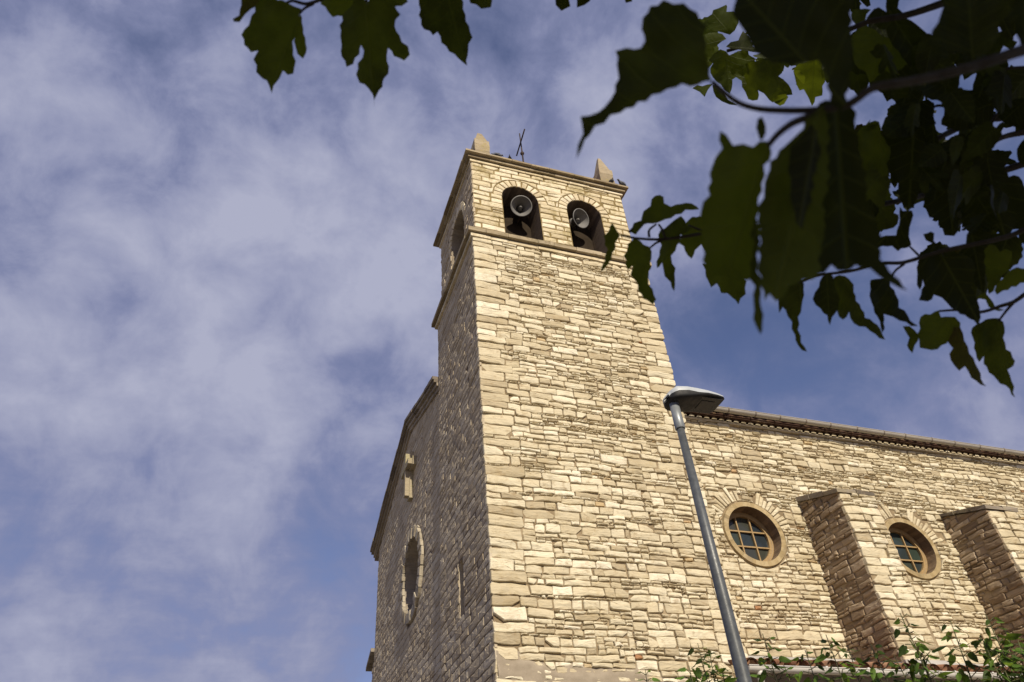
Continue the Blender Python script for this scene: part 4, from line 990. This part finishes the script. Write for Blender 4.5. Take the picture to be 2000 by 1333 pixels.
LV = [  # (outline px, distance, (base, tip), tilt, tint, brownness)
 # top-left group
 ([(588, 20), (575, 14), (552, 0), (515, -12), (498, 14), (490, 40), (474, 68), (477, 88), (490, 103), (506, 100), (498, 116), (502, 140), (512, 154), (526, 166), (529, 182), (533, 166), (546, 154), (553, 138), (562, 147), (572, 144), (577, 120), (572, 95), (576, 70), (582, 40)], 1.18, ((586, 25), (529, 180)), (.15, .1), .62, .3),
 ([(586, 24), (592, 45), (598, 85), (599, 104), (592, 115), (582, 105), (576, 92), (577, 60), (582, 35)], 1.17, ((586, 25), (592, 113)), (-.4, 0), .8, .3),
 ([(512, -15), (506, 6), (492, 20), (480, 30), (468, 43), (456, 43), (454, 36), (466, 30), (470, 10), (478, -15)], 1.16, ((510, -10), (456, 40)), (.2, .2), .5, .93),
 ([(716, 8), (700, -20), (690, 10), (668, 30), (663, 50), (666, 80), (670, 110), (676, 130), (688, 124), (702, 106), (706, 88), (711, 100), (702, 125), (697, 145), (704, 160), (718, 172), (728, 184), (731, 210), (734, 184), (746, 170), (748, 152), (758, 144), (760, 130), (755, 110), (757, 95), (770, 108), (788, 117), (799, 108), (795, 92), (780, 70), (770, 50), (780, 30), (768, 10), (750, 2), (735, -20)], 1.15, ((714, 5), (731, 205)), (-.1, .15), .5, .3),
 ([(622, -12), (626, 10), (640, 22), (650, 34), (668, 30), (690, 22), (720, 4), (700, -14)], 1.2, ((700, -10), (640, 28)), (.1, .4), .8, .3),
 ([(720, -14), (740, 2), (765, 16), (784, 10), (794, 4), (790, -14)], 1.2, ((740, -14), (784, 12)), (.1, .3), .7, .3),
 ([(842, -30), (818, -12), (818, 30), (830, 56), (846, 70), (856, 62), (864, 82), (878, 100), (894, 114), (909, 128), (915, 100), (920, 74), (916, 52), (908, 30), (903, 5), (900, -30)], 1.25, ((872, -20), (908, 124)), (.2, .05), .4, .3),
 ([(905, -18), (920, 4), (940, 16), (956, 14), (961, -3), (955, -18)], 1.3, ((908, -16), (956, 12)), (0, .3), .5, .3),
 ([(1080, -12), (1086, 10), (1096, 21), (1110, 12), (1114, -12)], 1.5, ((1096, -12), (1096, 20)), (0, .2), .3, .3),
 ([(1121, -12), (1126, 13), (1140, 8), (1152, 2), (1152, -12)], 1.5, ((1136, -12), (1128, 12)), (0, .2), .3, .3),
 ([(1216, -10), (1222, 4), (1232, 3), (1234, -10)], 1.5, ((1226, -10), (1226, 4)), (0, .2), .3, .9),
 # near blurred leaves
 ([(1390, 158), (1378, 120), (1376, 85), (1380, 52), (1362, 24), (1335, 10), (1297, 5), (1270, 12), (1255, 35), (1252, 58), (1262, 82), (1252, 97), (1225, 99), (1204, 100), (1205, 140), (1203, 180), (1196, 196), (1170, 222), (1133, 228), (1134, 240), (1141, 262), (1130, 285), (1121, 307), (1134, 288), (1152, 262), (1180, 240), (1210, 218), (1260, 194), (1320, 172), (1360, 162)], .62, ((1388, 158), (1124, 300)), (.25, .35), .35, .3),
 ([(1406, 257), (1418, 265), (1432, 281), (1470, 283), (1500, 277), (1510, 300), (1496, 325), (1487, 360), (1483, 400), (1482, 440), (1480, 500), (1478, 540), (1440, 548), (1400, 542), (1378, 522), (1371, 470), (1369, 410), (1380, 380), (1388, 355), (1392, 325), (1406, 290)], .60, ((1500, 283), (1420, 540)), (.3, 0), .7, .3),
 ([(1472, 430), (1482, 430), (1480, 500), (1484, 560), (1490, 600), (1488, 645), (1481, 656), (1474, 640), (1472, 590), (1466, 530)], .59, ((1478, 440), (1481, 655)), (.4, 0), .5, .3),
 ([(1502, 330), (1530, 285), (1568, 250), (1585, 222), (1612, 205), (1620, 300), (1612, 400), (1606, 480), (1600, 536), (1570, 548), (1545, 560), (1530, 582), (1517, 588), (1503, 575), (1492, 588), (1486, 570), (1482, 500), (1483, 420), (1489, 370)], .60, ((1600, 225), (1515, 580)), (.35, .05), .55, .3),
 ([(1588, 235), (1600, 200), (1640, 190), (1662, 205), (1675, 255), (1680, 300), (1698, 390), (1715, 450), (1722, 505), (1745, 540), (1773, 570), (1740, 558), (1700, 525), (1672, 518), (1650, 535), (1625, 520), (1590, 536), (1576, 450), (1580, 350)], .64, ((1632, 205), (1655, 530)), (-.35, .05), .12, .3),  # darker half of one leaf, the shade of its folds in the tint
 ([(1540, 300), (1565, 262), (1590, 240), (1602, 290), (1592, 350), (1575, 420), (1560, 450), (1548, 400), (1538, 350)], .585, ((1594, 245), (1560, 448)), (.6, .1), .02, .3),  # extra dark leaf laid over it; a fold's shade put into its tint
 ([(1432, -40), (1434, 25), (1448, 45), (1460, 60), (1466, 85), (1475, 100), (1492, 114), (1510, 122), (1545, 124), (1575, 120), (1598, 117), (1610, 135), (1618, 170), (1625, 200), (1640, 222), (1655, 200), (1660, 160), (1664, 100), (1664, 40), (1668, -40)], .62, ((1655, 210), (1480, 20)), (.1, .3), .2, .3),
 ([(1478, 272), (1476, 250), (1480, 233), (1490, 228), (1494, 245), (1492, 272), (1486, 276)], .62, ((1486, 274), (1488, 230)), (0, .1), .4, .3),
 ([(1846, -30), (1840, 25), (1832, 45), (1822, 60), (1820, 85), (1830, 108), (1838, 116), (1852, 112), (1853, 100), (1870, 98), (1900, 118), (1925, 100), (1940, 85), (1952, 70), (1953, 42), (1962, 30), (1972, 20), (1975, -30)], .75, ((1900, 115), (1890, -30)), (.2, .2), .25, .3),
 ([(1970, -30), (1974, 40), (1985, 65), (1996, 92), (2030, 110), (2030, -30)], .8, ((2000, -30), (2000, 95)), (.1, .2), .2, .3),
 # twig over the tower edge
 ([(1198, 434), (1206, 450), (1213, 462), (1203, 475), (1196, 495), (1188, 515), (1172, 531), (1180, 510), (1184, 488), (1178, 460), (1188, 452), (1193, 442)], 1.2, ((1213, 461), (1173, 529)), (.3, 0), .6, .9),
 ([(1253, 428), (1256, 412), (1268, 402), (1272, 388), (1289, 381), (1296, 385), (1297, 398), (1310, 401), (1340, 396), (1360, 403), (1366, 410), (1340, 413), (1320, 420), (1300, 430), (1285, 437), (1265, 438), (1255, 440)], 1.22, ((1285, 437), (1364, 409)), (.1, .4), .7, .3),
 ([(1230, 453), (1238, 437), (1252, 431), (1258, 440), (1248, 450), (1240, 461)], 1.21, ((1238, 458), (1256, 434)), (.2, .2), .5, .3),
 ([(1268, 483), (1250, 470), (1240, 468), (1228, 478), (1220, 500), (1220, 518), (1226, 528), (1236, 520), (1234, 536), (1242, 548), (1246, 568), (1256, 584), (1274, 595), (1280, 586), (1272, 566), (1266, 545), (1268, 530), (1272, 524), (1270, 505), (1272, 492)], 1.22, ((1266, 486), (1276, 592)), (.2, .05), .65, .3),
 ([(1286, 460), (1298, 445), (1318, 428), (1330, 422), (1342, 440), (1352, 448), (1330, 460), (1322, 480), (1314, 500), (1314, 515), (1320, 545), (1315, 570), (1310, 552), (1298, 540), (1295, 515), (1288, 522), (1283, 524), (1286, 500), (1290, 480)], 1.26, ((1345, 446), (1315, 568)), (-.2, .1), .6, .3),
 ([(1330, 462), (1344, 428), (1370, 420), (1385, 450), (1384, 500), (1370, 478), (1360, 490), (1350, 507), (1340, 500), (1335, 482), (1325, 475)], 1.30, ((1372, 452), (1348, 505)), (.1, .1), .75, .3),
 # hanging row
 ([(1372, 515), (1378, 540), (1388, 560), (1402, 553), (1410, 570), (1430, 580), (1442, 595), (1456, 575), (1458, 550), (1440, 535), (1410, 520)], 1.3, ((1420, 520), (1442, 592)), (.1, .1), .6, .3),
 ([(1565, 546), (1570, 565), (1568, 600), (1560, 620), (1558, 645), (1568, 668), (1576, 688), (1560, 676), (1550, 655), (1545, 630), (1535, 605), (1528, 600), (1520, 612), (1519, 590), (1528, 570), (1545, 552)], 1.2, ((1562, 552), (1574, 685)), (.2, 0), .45, .3),
 ([(1605, 540), (1620, 532), (1632, 560), (1640, 575), (1640, 595), (1632, 612), (1624, 620), (1620, 636), (1615, 618), (1600, 605), (1588, 585), (1598, 560)], 1.22, ((1615, 540), (1620, 633)), (-.1, 0), .25, .3),
 ([(1640, 535), (1660, 545), (1668, 570), (1690, 620), (1716, 634), (1729, 664), (1708, 655), (1690, 640), (1668, 632), (1660, 610), (1655, 622), (1645, 626), (1636, 610), (1634, 580), (1625, 560), (1630, 542)], 1.24, ((1645, 540), (1727, 660)), (.15, .1), .5, .3),
 ([(1700, 545), (1735, 543), (1740, 560), (1752, 575), (1757, 600), (1780, 625), (1792, 640), (1770, 630), (1745, 620), (1728, 614), (1726, 632), (1724, 650), (1712, 620), (1702, 590), (1698, 565)], 1.26, ((1735, 545), (1790, 638)), (-.3, 0), .2, .3),
 ([(1796, 642), (1798, 620), (1835, 606), (1838, 618), (1865, 620), (1877, 632), (1868, 650), (1855, 665), (1840, 675), (1820, 684), (1795, 680), (1793, 665)], 1.33, ((1860, 612), (1800, 682)), (.1, .2), .75, .3),
 ([(1764, 636), (1785, 645), (1795, 655), (1788, 676), (1780, 692), (1769, 674), (1776, 660)], 1.34, ((1770, 638), (1780, 690)), (.3, .1), .6, .4),
 ([(1862, 640), (1875, 640), (1885, 665), (1895, 690), (1910, 722), (1924, 758), (1906, 745), (1892, 728), (1885, 716), (1872, 726), (1860, 715), (1855, 692), (1862, 680), (1850, 668)], 1.33, ((1868, 642), (1922, 755)), (.2, 0), .3, .93),
 ([(1898, 640), (1925, 622), (1950, 622), (1964, 640), (1962, 660), (1966, 682), (1984, 706), (1980, 716), (1970, 722), (1976, 745), (1982, 778), (1962, 755), (1940, 735), (1918, 710), (1922, 696), (1912, 708), (1905, 690), (1898, 660)], 1.40, ((1948, 626), (1980, 774)), (.1, .1), .55, .3),
 ([(1794, 497), (1800, 490), (1820, 482), (1835, 490), (1842, 502), (1850, 500), (1870, 492), (1890, 500), (1905, 520), (1900, 560), (1910, 590), (1917, 640), (1885, 615), (1868, 607), (1850, 595), (1838, 585), (1825, 577), (1812, 590), (1795, 587), (1797, 575), (1804, 548), (1796, 567), (1790, 535), (1793, 510)], 1.31, ((1835, 492), (1914, 635)), (.1, .1), .05, .3),
 ([(1803, 458), (1812, 455), (1818, 452), (1826, 456), (1826, 470), (1834, 490), (1837, 505), (1825, 495), (1818, 478)], 1.3, ((1832, 495), (1806, 456)), (.2, .1), .1, .3),
 ([(1886, 475), (1888, 458), (1900, 452), (1925, 446), (1940, 452), (1935, 475), (1925, 490), (1922, 520), (1925, 550), (1920, 572), (1900, 555), (1880, 520), (1870, 500), (1880, 488)], 1.36, ((1900, 470), (1918, 568)), (-.1, 0), .05, .3),
 ([(1925, 478), (1945, 480), (1952, 490), (1965, 485), (1976, 492), (1977, 505), (1970, 520), (1972, 528), (1960, 540), (1945, 560), (1932, 575), (1925, 540), (1922, 500)], 1.45, ((1972, 535), (1930, 480)), (.1, .2), .65, .3),
 ([(1940, 566), (1955, 545), (1975, 527), (2010, 522), (2010, 548), (1975, 560), (1960, 570), (1945, 577)], 1.42, ((1980, 530), (1945, 572)), (0, .4), .9, .4),
 ([(1905, 582), (1925, 572), (1935, 585), (1945, 600), (1962, 609), (1942, 606), (1930, 600), (1925, 585)], 1.40, ((1925, 575), (1960, 608)), (.3, .1), .8, .4),
 # dark mass on the right
 ([(1700, 25), (1716, 15), (1730, 24), (1728, -20), (1760, -20), (1756, 15), (1766, 35), (1780, 40), (1790, 48), (1800, 55), (1812, 62), (1826, 90), (1822, 140), (1805, 148), (1780, 135), (1750, 100), (1730, 60), (1705, 50), (1690, 45)], 1.5, ((1735, 20), (1815, 140)), (.1, .2), .2, .3),
 ([(1680, 18), (1702, 20), (1694, 28), (1690, 45), (1700, 55), (1725, 70), (1750, 80), (1745, 120), (1760, 165), (1770, 175), (1745, 185), (1700, 170), (1690, 140), (1668, 125), (1662, 90), (1665, 70), (1678, 55), (1664, 40), (1664, 20)], 1.6, ((1725, 78), (1700, 170)), (-.1, .3), .7, .3),
 ([(1742, 90), (1770, 95), (1800, 110), (1814, 130), (1814, 145), (1795, 142), (1770, 128), (1750, 140), (1740, 120)], 1.56, ((1744, 92), (1812, 143)), (.2, .3), .9, .3),
 ([(1698, 162), (1720, 182), (1750, 195), (1772, 190), (1776, 165), (1770, 150), (1730, 140)], 1.55, ((1730, 145), (1750, 194)), (.1, .1), .3, .3),
 ([(1776, 197), (1780, 175), (1790, 172), (1805, 190), (1820, 195), (1850, 201), (1870, 190), (1874, 165), (1876, 145), (1865, 130), (1830, 115), (1800, 138), (1776, 150)], 1.52, ((1840, 125), (1850, 200)), (-.1, .1), .25, .3),
 ([(1905, 145), (1930, 115), (1960, 110), (1972, 128), (1966, 148), (1960, 160), (1985, 175), (1972, 180), (1955, 195), (1940, 220), (1915, 230), (1885, 222), (1868, 204), (1880, 182), (1898, 176)], 1.6, ((1935, 125), (1900, 225)), (.15, .1), .05, .3),
 ([(1880, 130), (1890, 150), (1912, 142), (1920, 150), (1945, 120), (1960, 90), (1975, 98), (1985, 85), (1960, 60), (1930, 70), (1890, 105)], 1.58, ((1900, 110), (1975, 95)), (.1, .2), .3, .3),
 ([(1737, 215), (1745, 205), (1756, 207), (1758, 222), (1765, 226), (1780, 218), (1790, 212), (1804, 202), (1806, 214), (1817, 222), (1808, 232), (1800, 245), (1780, 262), (1760, 272), (1735, 272), (1722, 260), (1725, 240)], 1.5, ((1795, 216), (1730, 268)), (0, .3), .2, .3),
 ([(1722, 250), (1735, 290), (1732, 325), (1746, 350), (1752, 345), (1755, 375), (1758, 392), (1772, 412), (1783, 402), (1790, 385), (1802, 370), (1812, 330), (1808, 290), (1804, 240), (1790, 240), (1760, 262)], 1.52, ((1785, 250), (1775, 410)), (.1, 0), .1, .3),
 ([(1812, 230), (1822, 225), (1823, 250), (1832, 272), (1834, 290), (1830, 305), (1806, 300), (1806, 250)], 1.54, ((1822, 226), (1825, 303)), (.2, .1), .15, .3),
 ([(1842, 225), (1850, 205), (1868, 198), (1930, 190), (1942, 215), (1935, 235), (1925, 245), (1908, 247), (1880, 258), (1860, 252), (1836, 243)], 1.56, ((1905, 215), (1840, 240)), (.1, .2), .05, .3),
 ([(1902, 252), (1920, 250), (1930, 280), (1943, 300), (1958, 325), (1966, 340), (1966, 322), (1970, 345), (1990, 345), (2010, 380), (2010, 412), (1985, 415), (1985, 440), (1970, 462), (1940, 450), (1900, 452), (1880, 442), (1876, 400), (1877, 370), (1872, 330), (1868, 300), (1885, 270)], 1.6, ((1905, 262), (1960, 455)), (.1, .1), .02, .3),
 ([(1805, 330), (1806, 400), (1815, 425), (1832, 428), (1832, 440), (1845, 457), (1862, 460), (1872, 450), (1870, 410), (1877, 395), (1878, 370), (1872, 325), (1850, 300), (1810, 305)], 1.55, ((1845, 310), (1862, 458)), (-.1, .1), .05, .3),
 ([(1835, 290), (1850, 275), (1866, 262), (1885, 262), (1880, 300), (1870, 340), (1845, 325)], 1.58, ((1870, 265), (1850, 330)), (-.1, .1), .05, .3),
 ([(1672, 262), (1690, 247), (1700, 240), (1718, 238), (1722, 262), (1733, 278), (1742, 300), (1730, 320), (1736, 350), (1740, 390), (1720, 392), (1705, 380), (1690, 340), (1678, 300)], 1.5, ((1715, 245), (1735, 388)), (.2, 0), .6, .3),
 ([(1705, 400), (1730, 408), (1755, 420), (1757, 428), (1745, 445), (1730, 452), (1710, 448)], 1.45, ((1755, 424), (1712, 440)), (.1, .3), .45, .3),
 ([(1757, 405), (1764, 412), (1783, 412), (1784, 430), (1778, 445), (1776, 462), (1780, 478), (1752, 493), (1742, 482), (1715, 484), (1715, 500), (1690, 498), (1700, 465), (1750, 460), (1755, 430)], 1.35, ((1775, 412), (1700, 495)), (.2, .1), .1, .3),
 ([(1945, 225), (1955, 200), (1985, 190), (2015, 195), (2015, 262), (1985, 252), (1965, 245), (1955, 235)], 1.7, ((2000, 200), (1955, 240)), (.1, .1), .05, .3),
 ([(1930, 264), (1945, 250), (1962, 237), (1955, 262), (1945, 270), (1932, 285), (1928, 275)], 1.62, ((1932, 280), (1960, 239)), (.3, .1), .2, .3),
 ([(1985, 302), (1995, 275), (2015, 260), (2015, 330), (1997, 322)], 1.65, ((2010, 270), (1992, 318)), (.1, .1), .05, .3),
 ([(1680, 250), (1688, 244), (1702, 234), (1690, 248), (1718, 240), (1710, 254), (1695, 258)], 1.5, ((1715, 242), (1684, 250)), (.1, .2), .8, .4),
 # higher, better lit cluster
 ([(1372, 45), (1390, 28), (1393, 20), (1405, 17), (1420, 9), (1422, 14), (1419, 22), (1436, 22), (1442, 45), (1435, 60), (1425, 70), (1410, 66), (1395, 62), (1382, 55)], 3.0, ((1425, 66), (1390, 25)), (.1, .3), .8, .3),
 ([(1368, 75), (1385, 62), (1400, 62), (1418, 76), (1410, 82), (1398, 92), (1376, 98), (1366, 92)], 3.05, ((1416, 78), (1370, 90)), (.2, .4), .9, .3),
 ([(1386, 142), (1392, 125), (1384, 118), (1395, 105), (1408, 95), (1425, 108), (1445, 100), (1465, 108), (1478, 117), (1460, 125), (1450, 135), (1455, 150), (1458, 165), (1450, 172), (1447, 160), (1438, 152), (1432, 156), (1430, 175), (1426, 183), (1415, 175), (1408, 165), (1400, 160), (1390, 152)], 2.9, ((1418, 110), (1424, 182)), (0, .1), .7, .3),
 ([(1392, 165), (1400, 168), (1415, 183), (1422, 195), (1440, 209), (1425, 205), (1410, 198), (1398, 190), (1392, 180)], 2.95, ((1394, 168), (1438, 208)), (.2, .1), .5, .3),
 ([(1352, 172), (1392, 165), (1385, 178), (1375, 191), (1365, 182)], 3.0, ((1385, 168), (1375, 190)), (.1, .4), .95, .3),
 ([(1418, 92), (1440, 78), (1452, 60), (1462, 72), (1470, 90), (1485, 105), (1470, 104), (1455, 98), (1440, 98)], 3.1, ((1460, 95), (1425, 92)), (.1, .4), .4, .3),
 ([(1455, 125), (1478, 118), (1500, 115), (1520, 118), (1530, 130), (1528, 143), (1520, 150), (1530, 155), (1543, 165), (1548, 187), (1535, 188), (1520, 190), (1510, 200), (1503, 197), (1490, 185), (1482, 177), (1480, 195), (1460, 195), (1452, 180), (1448, 160), (1460, 140)], 2.9, ((1497, 120), (1540, 186)), (-.1, .1), .6, .3),
 ([(1508, 193), (1520, 187), (1535, 184), (1540, 190), (1532, 205), (1522, 209), (1512, 202)], 2.88, ((1522, 186), (1522, 208)), (.1, -.9), 1.0, .3),
 ([(1552, 130), (1570, 122), (1600, 115), (1612, 150), (1606, 188), (1592, 190), (1585, 208), (1577, 192), (1570, 176), (1560, 178), (1555, 165), (1553, 150)], 2.9, ((1590, 125), (1585, 206)), (.1, -.2), .8, .3),
 ([(1550, 137), (1562, 138), (1573, 150), (1571, 166), (1560, 160)], 2.85, ((1552, 138), (1570, 164)), (.1, -.9), 1.0, .3),
]
for (poly, d, bt, tilt, ra, rb) in LV:
    shaped_leaf(poly, d, bt, lr, tilt, ra, rb).build('leaf', [LEAF], tree)
# the rest of the crown, out of the picture: over, right of and behind the viewer, where it keeps the near leaves in shade
cr = MB(); lr = random.Random(77); cnt = 0; tries = 0
cl = []
for k in range(260):
    cl.append(np.array((lr.uniform(-5.2, 3.4), lr.uniform(-15.2, -10.3), lr.uniform(2.6, 7.2))))
SV = np.array(SDIR)
NEAR = [at(np.mean([q[0] for q in L[0]]), np.mean([q[1] for q in L[0]]), L[1]) for L in LV if L[1] < 2.5]
while cnt < 7200 and tries < 60000:
    tries += 1
    if cnt < 3600:                                     # leaves added out of view, towards the sun, to shade the near ones
        c = NEAR[lr.randrange(len(NEAR))]+SV*lr.uniform(.8, 3.6)+np.array([lr.gauss(0, .20) for _ in range(3)])
    else: c = cl[lr.randrange(len(cl))]+np.array([lr.gauss(0, .32) for _ in range(3)])
    if c[2] < 2.0+.25*max(0, -11-c[1]) or np.linalg.norm(c-CAM) < .7: continue
    u, v, z = proj(c)
    if z > -.2 and z < .05: continue
    if z > 0 and -170 < u < 2170 and -190 < v < 1500: continue
    L = lr.uniform(.10, .17); a = lr.uniform(0, 6.28)
    dr = np.array((math.cos(a)*.6, math.sin(a)*.6, -lr.uniform(.3, 1.1))); dr /= np.linalg.norm(dr)
    nm = np.array((lr.gauss(0, .6), lr.gauss(0, .6), 1.0))
    add_leaf(cr, c-dr*L/2, c+dr*L/2, nm, lr.uniform(.8, 1.1), lr, lr.choice(('heart', 'three', 'five')), 12)
    cnt += 1
# leaves filling in behind the ones cut to shape, with the gaps where sky shows
GAPS = [(1712, 12, 18), (1765, 5, 18), (1812, 30, 34), (1770, 42, 6), (1975, 82, 13), (1893, 165, 18), (1706, 205, 30), (1690, 225, 28), (1670, 52, 10), (1985, 128, 10), (1830, 212, 14), (1838, 250, 16), (1745, 282, 13), (1975, 285, 15), (1990, 350, 16), (1950, 222, 12),
        (1745, 370, 12), (1795, 430, 24), (1790, 462, 22), (1885, 470, 18), (1960, 455, 12), (1715, 475, 14), (1870, 462, 10)]
GAPS2 = [(1385, 30, 14), (1450, 10, 16), (1418, 73, 8), (1410, 92, 6), (1388, 135, 8), (1472, 104, 7), (1440, 168, 16), (1485, 195, 14), (1540, 140, 10), (1545, 175, 10), (1570, 212, 20), (1440, 218, 20), (1500, 215, 14), (1380, 200, 16)]
def fill(n, x0, x1, y0, y1, d0, d1, gaps, Lr, tone=None, keep=None):
    k = 0; tr = 0
    while k < n and tr < n*60:
        tr += 1
        u, v, d = lr.uniform(x0, x1), lr.uniform(y0, y1), lr.uniform(d0, d1)
        if keep and not keep(u, v): continue
        L = lr.uniform(*Lr); rp = L*F/d*.46
        if any(math.hypot(u-a, v-b) < r+rp*.86 for a, b, r in gaps): continue
        an = lr.gauss(0, .55); dr = -U2*math.cos(an)+R2*math.sin(an)+FW*lr.gauss(0, .3); dr = dr/np.linalg.norm(dr)
        nm = -FW+R2*lr.gauss(0, .5)+U2*lr.gauss(0, .5)
        c = at(u, v, d); add_leaf(cr, c-dr*L/2, c+dr*L/2, nm, lr.uniform(.75, 1.05), lr, lr.choice(('heart', 'three', 'five')), 30, tone=tone); k += 1
fill(150, 1660, 2010, -10, 480, 1.75, 2.6, GAPS, (.06, .12), (0, .32))
fill(30, 1680, 2000, 10, 440, 1.30, 1.48, GAPS, (.045, .08), (0, .45))
fill(26, 1690, 1960, 440, 560, 1.6, 2.2, GAPS+[(1760, 560, 60), (1780, 520, 20), (1850, 600, 40), (1730, 500, 10), (1960, 560, 16), (1700, 540, 40), (1640, 560, 60)], (.06, .10), (0, .4))
fill(44, 1368, 1610, 20, 205, 3.1, 3.7, GAPS2, (.10, .16), (.4, 1.0))
fo = cr.build('foliage', [LEAF], tree); fo['kind'] = 'stuff'
for k in range(16):
    e_ = cl[lr.randrange(len(cl))]
    s_ = TB+Vector((lr.uniform(-.1, .1), lr.uniform(-.2, .1), lr.uniform(2.4, 5.2)))
    mid = (s_+Vector(e_))/2+Vector((0, 0, .25)); seen = False
    for q0, q1 in ((s_, mid), (mid, Vector(e_))):
        for j in range(13):
            u, v, z = proj(q0+(q1-q0)*j/12); seen |= z > -.1 and -200 < u < 2200 and -220 < v < 1500
    if seen: continue
    limb([s_, mid, Vector(e_)], .05, .012)

# ------------------------------------------------------------------ saplings below the wall
def shrub(name_label, tips, hd_, seed):
    r_ = random.Random(seed)
    P = [np.array(CAM+ray(u, v)*(h/math.hypot(*ray(u, v)[:2]))) for u, v, h in tips]
    base = np.mean(P, 0); base[2] = 0
    sh = thing('sapling', name_label, 'shrub', tuple(base), 'leafy shoots along the foot of the wall')
    st = MB(); fo = MB()
    for tip in P:
        b = base+(tip-base)*.35; b[2] = 0; lean = np.array((r_.uniform(-.10, .10), r_.uniform(-.1, .1), 0))
        H = tip[2]; pts = []
        for k in range(9):
            s = k/8; q = b+(np.array((tip[0], tip[1], 0))-b)*s**1.4; q[2] = H*s; q = q+lean*math.sin(s*3.1); pts.append(q)
        st.tube(pts, [.016*(1-.85*k/8) for k in range(9)], 6)
        z = H*.30; side = 0
        while z < H-.02:
            s = z/H; i = min(7, int(s*8)); q = pts[i]+(pts[i+1]-pts[i])*(s*8-i)
            rem = H-z
            nlv = 2 if rem < .35 else (3 if rem < .6 else 5)
            for _ in range(nlv):
                side += 2.4+r_.uniform(-.4, .4); out = np.array((math.cos(side), math.sin(side), 0))
                tw_ = r_.uniform(.015, .04)+min(.30, rem*.22)*r_.random()
                L = r_.uniform(.065, .105)*(0.65 if rem < .12 else 1)
                q2 = q+out*tw_+np.array((0, 0, tw_*r_.uniform(.1, .7)))
                if tw_ > .03: st.tube([q, q2], .0025, 4)
                dr = out*r_.uniform(.5, 1)+np.array((r_.uniform(-.4, .4), r_.uniform(-.4, .4), r_.uniform(-1.0, .05))); dr /= np.linalg.norm(dr)
                nm = np.array((r_.gauss(0, .6), r_.gauss(0, .6)-.6, .8))
                add_leaf(fo, q2, q2+dr*L, nm, r_.uniform(.50, .72), r_, 'heart', 16)
            z += r_.uniform(.018, .034)
    st.build('stem', [STEM], sh); fo.build('foliage', [LEAFS], sh)
shrub('low leafy shoot just peeping up before the tower base, farthest left of the saplings', [(1262, 1308, 5.0)], 5, 1)
shrub('leafy green shoots in front of the tower close to the left of the lamp post', [(1362, 1256, 5.0), (1385, 1268, 5.1), (1345, 1300, 5.0), (1408, 1305, 5.1)], 5, 2)
shrub('thin leafy shoots between the lamp post and the foot of the nearer buttress', [(1490, 1238, 5.0), (1572, 1270, 5.1), (1612, 1240, 5.0), (1655, 1262, 5.2), (1530, 1300, 5.1)], 5, 3)
shrub('tall leafy shoots rising below the right-hand round window', [(1700, 1258, 5.2), (1757, 1198, 5.0), (1745, 1280, 5.1), (1800, 1268, 5.2), (1856, 1212, 5.1)], 5, 4)
shrub('dense leafy shoots at the foot of the farther buttress', [(1925, 1200, 5.1), (1915, 1240, 5.0), (1962, 1228, 5.2), (1990, 1250, 5.1), (1948, 1275, 5.0), (2030, 1240, 5.2)], 5, 5)
SC.cycles.max_bounces = 6
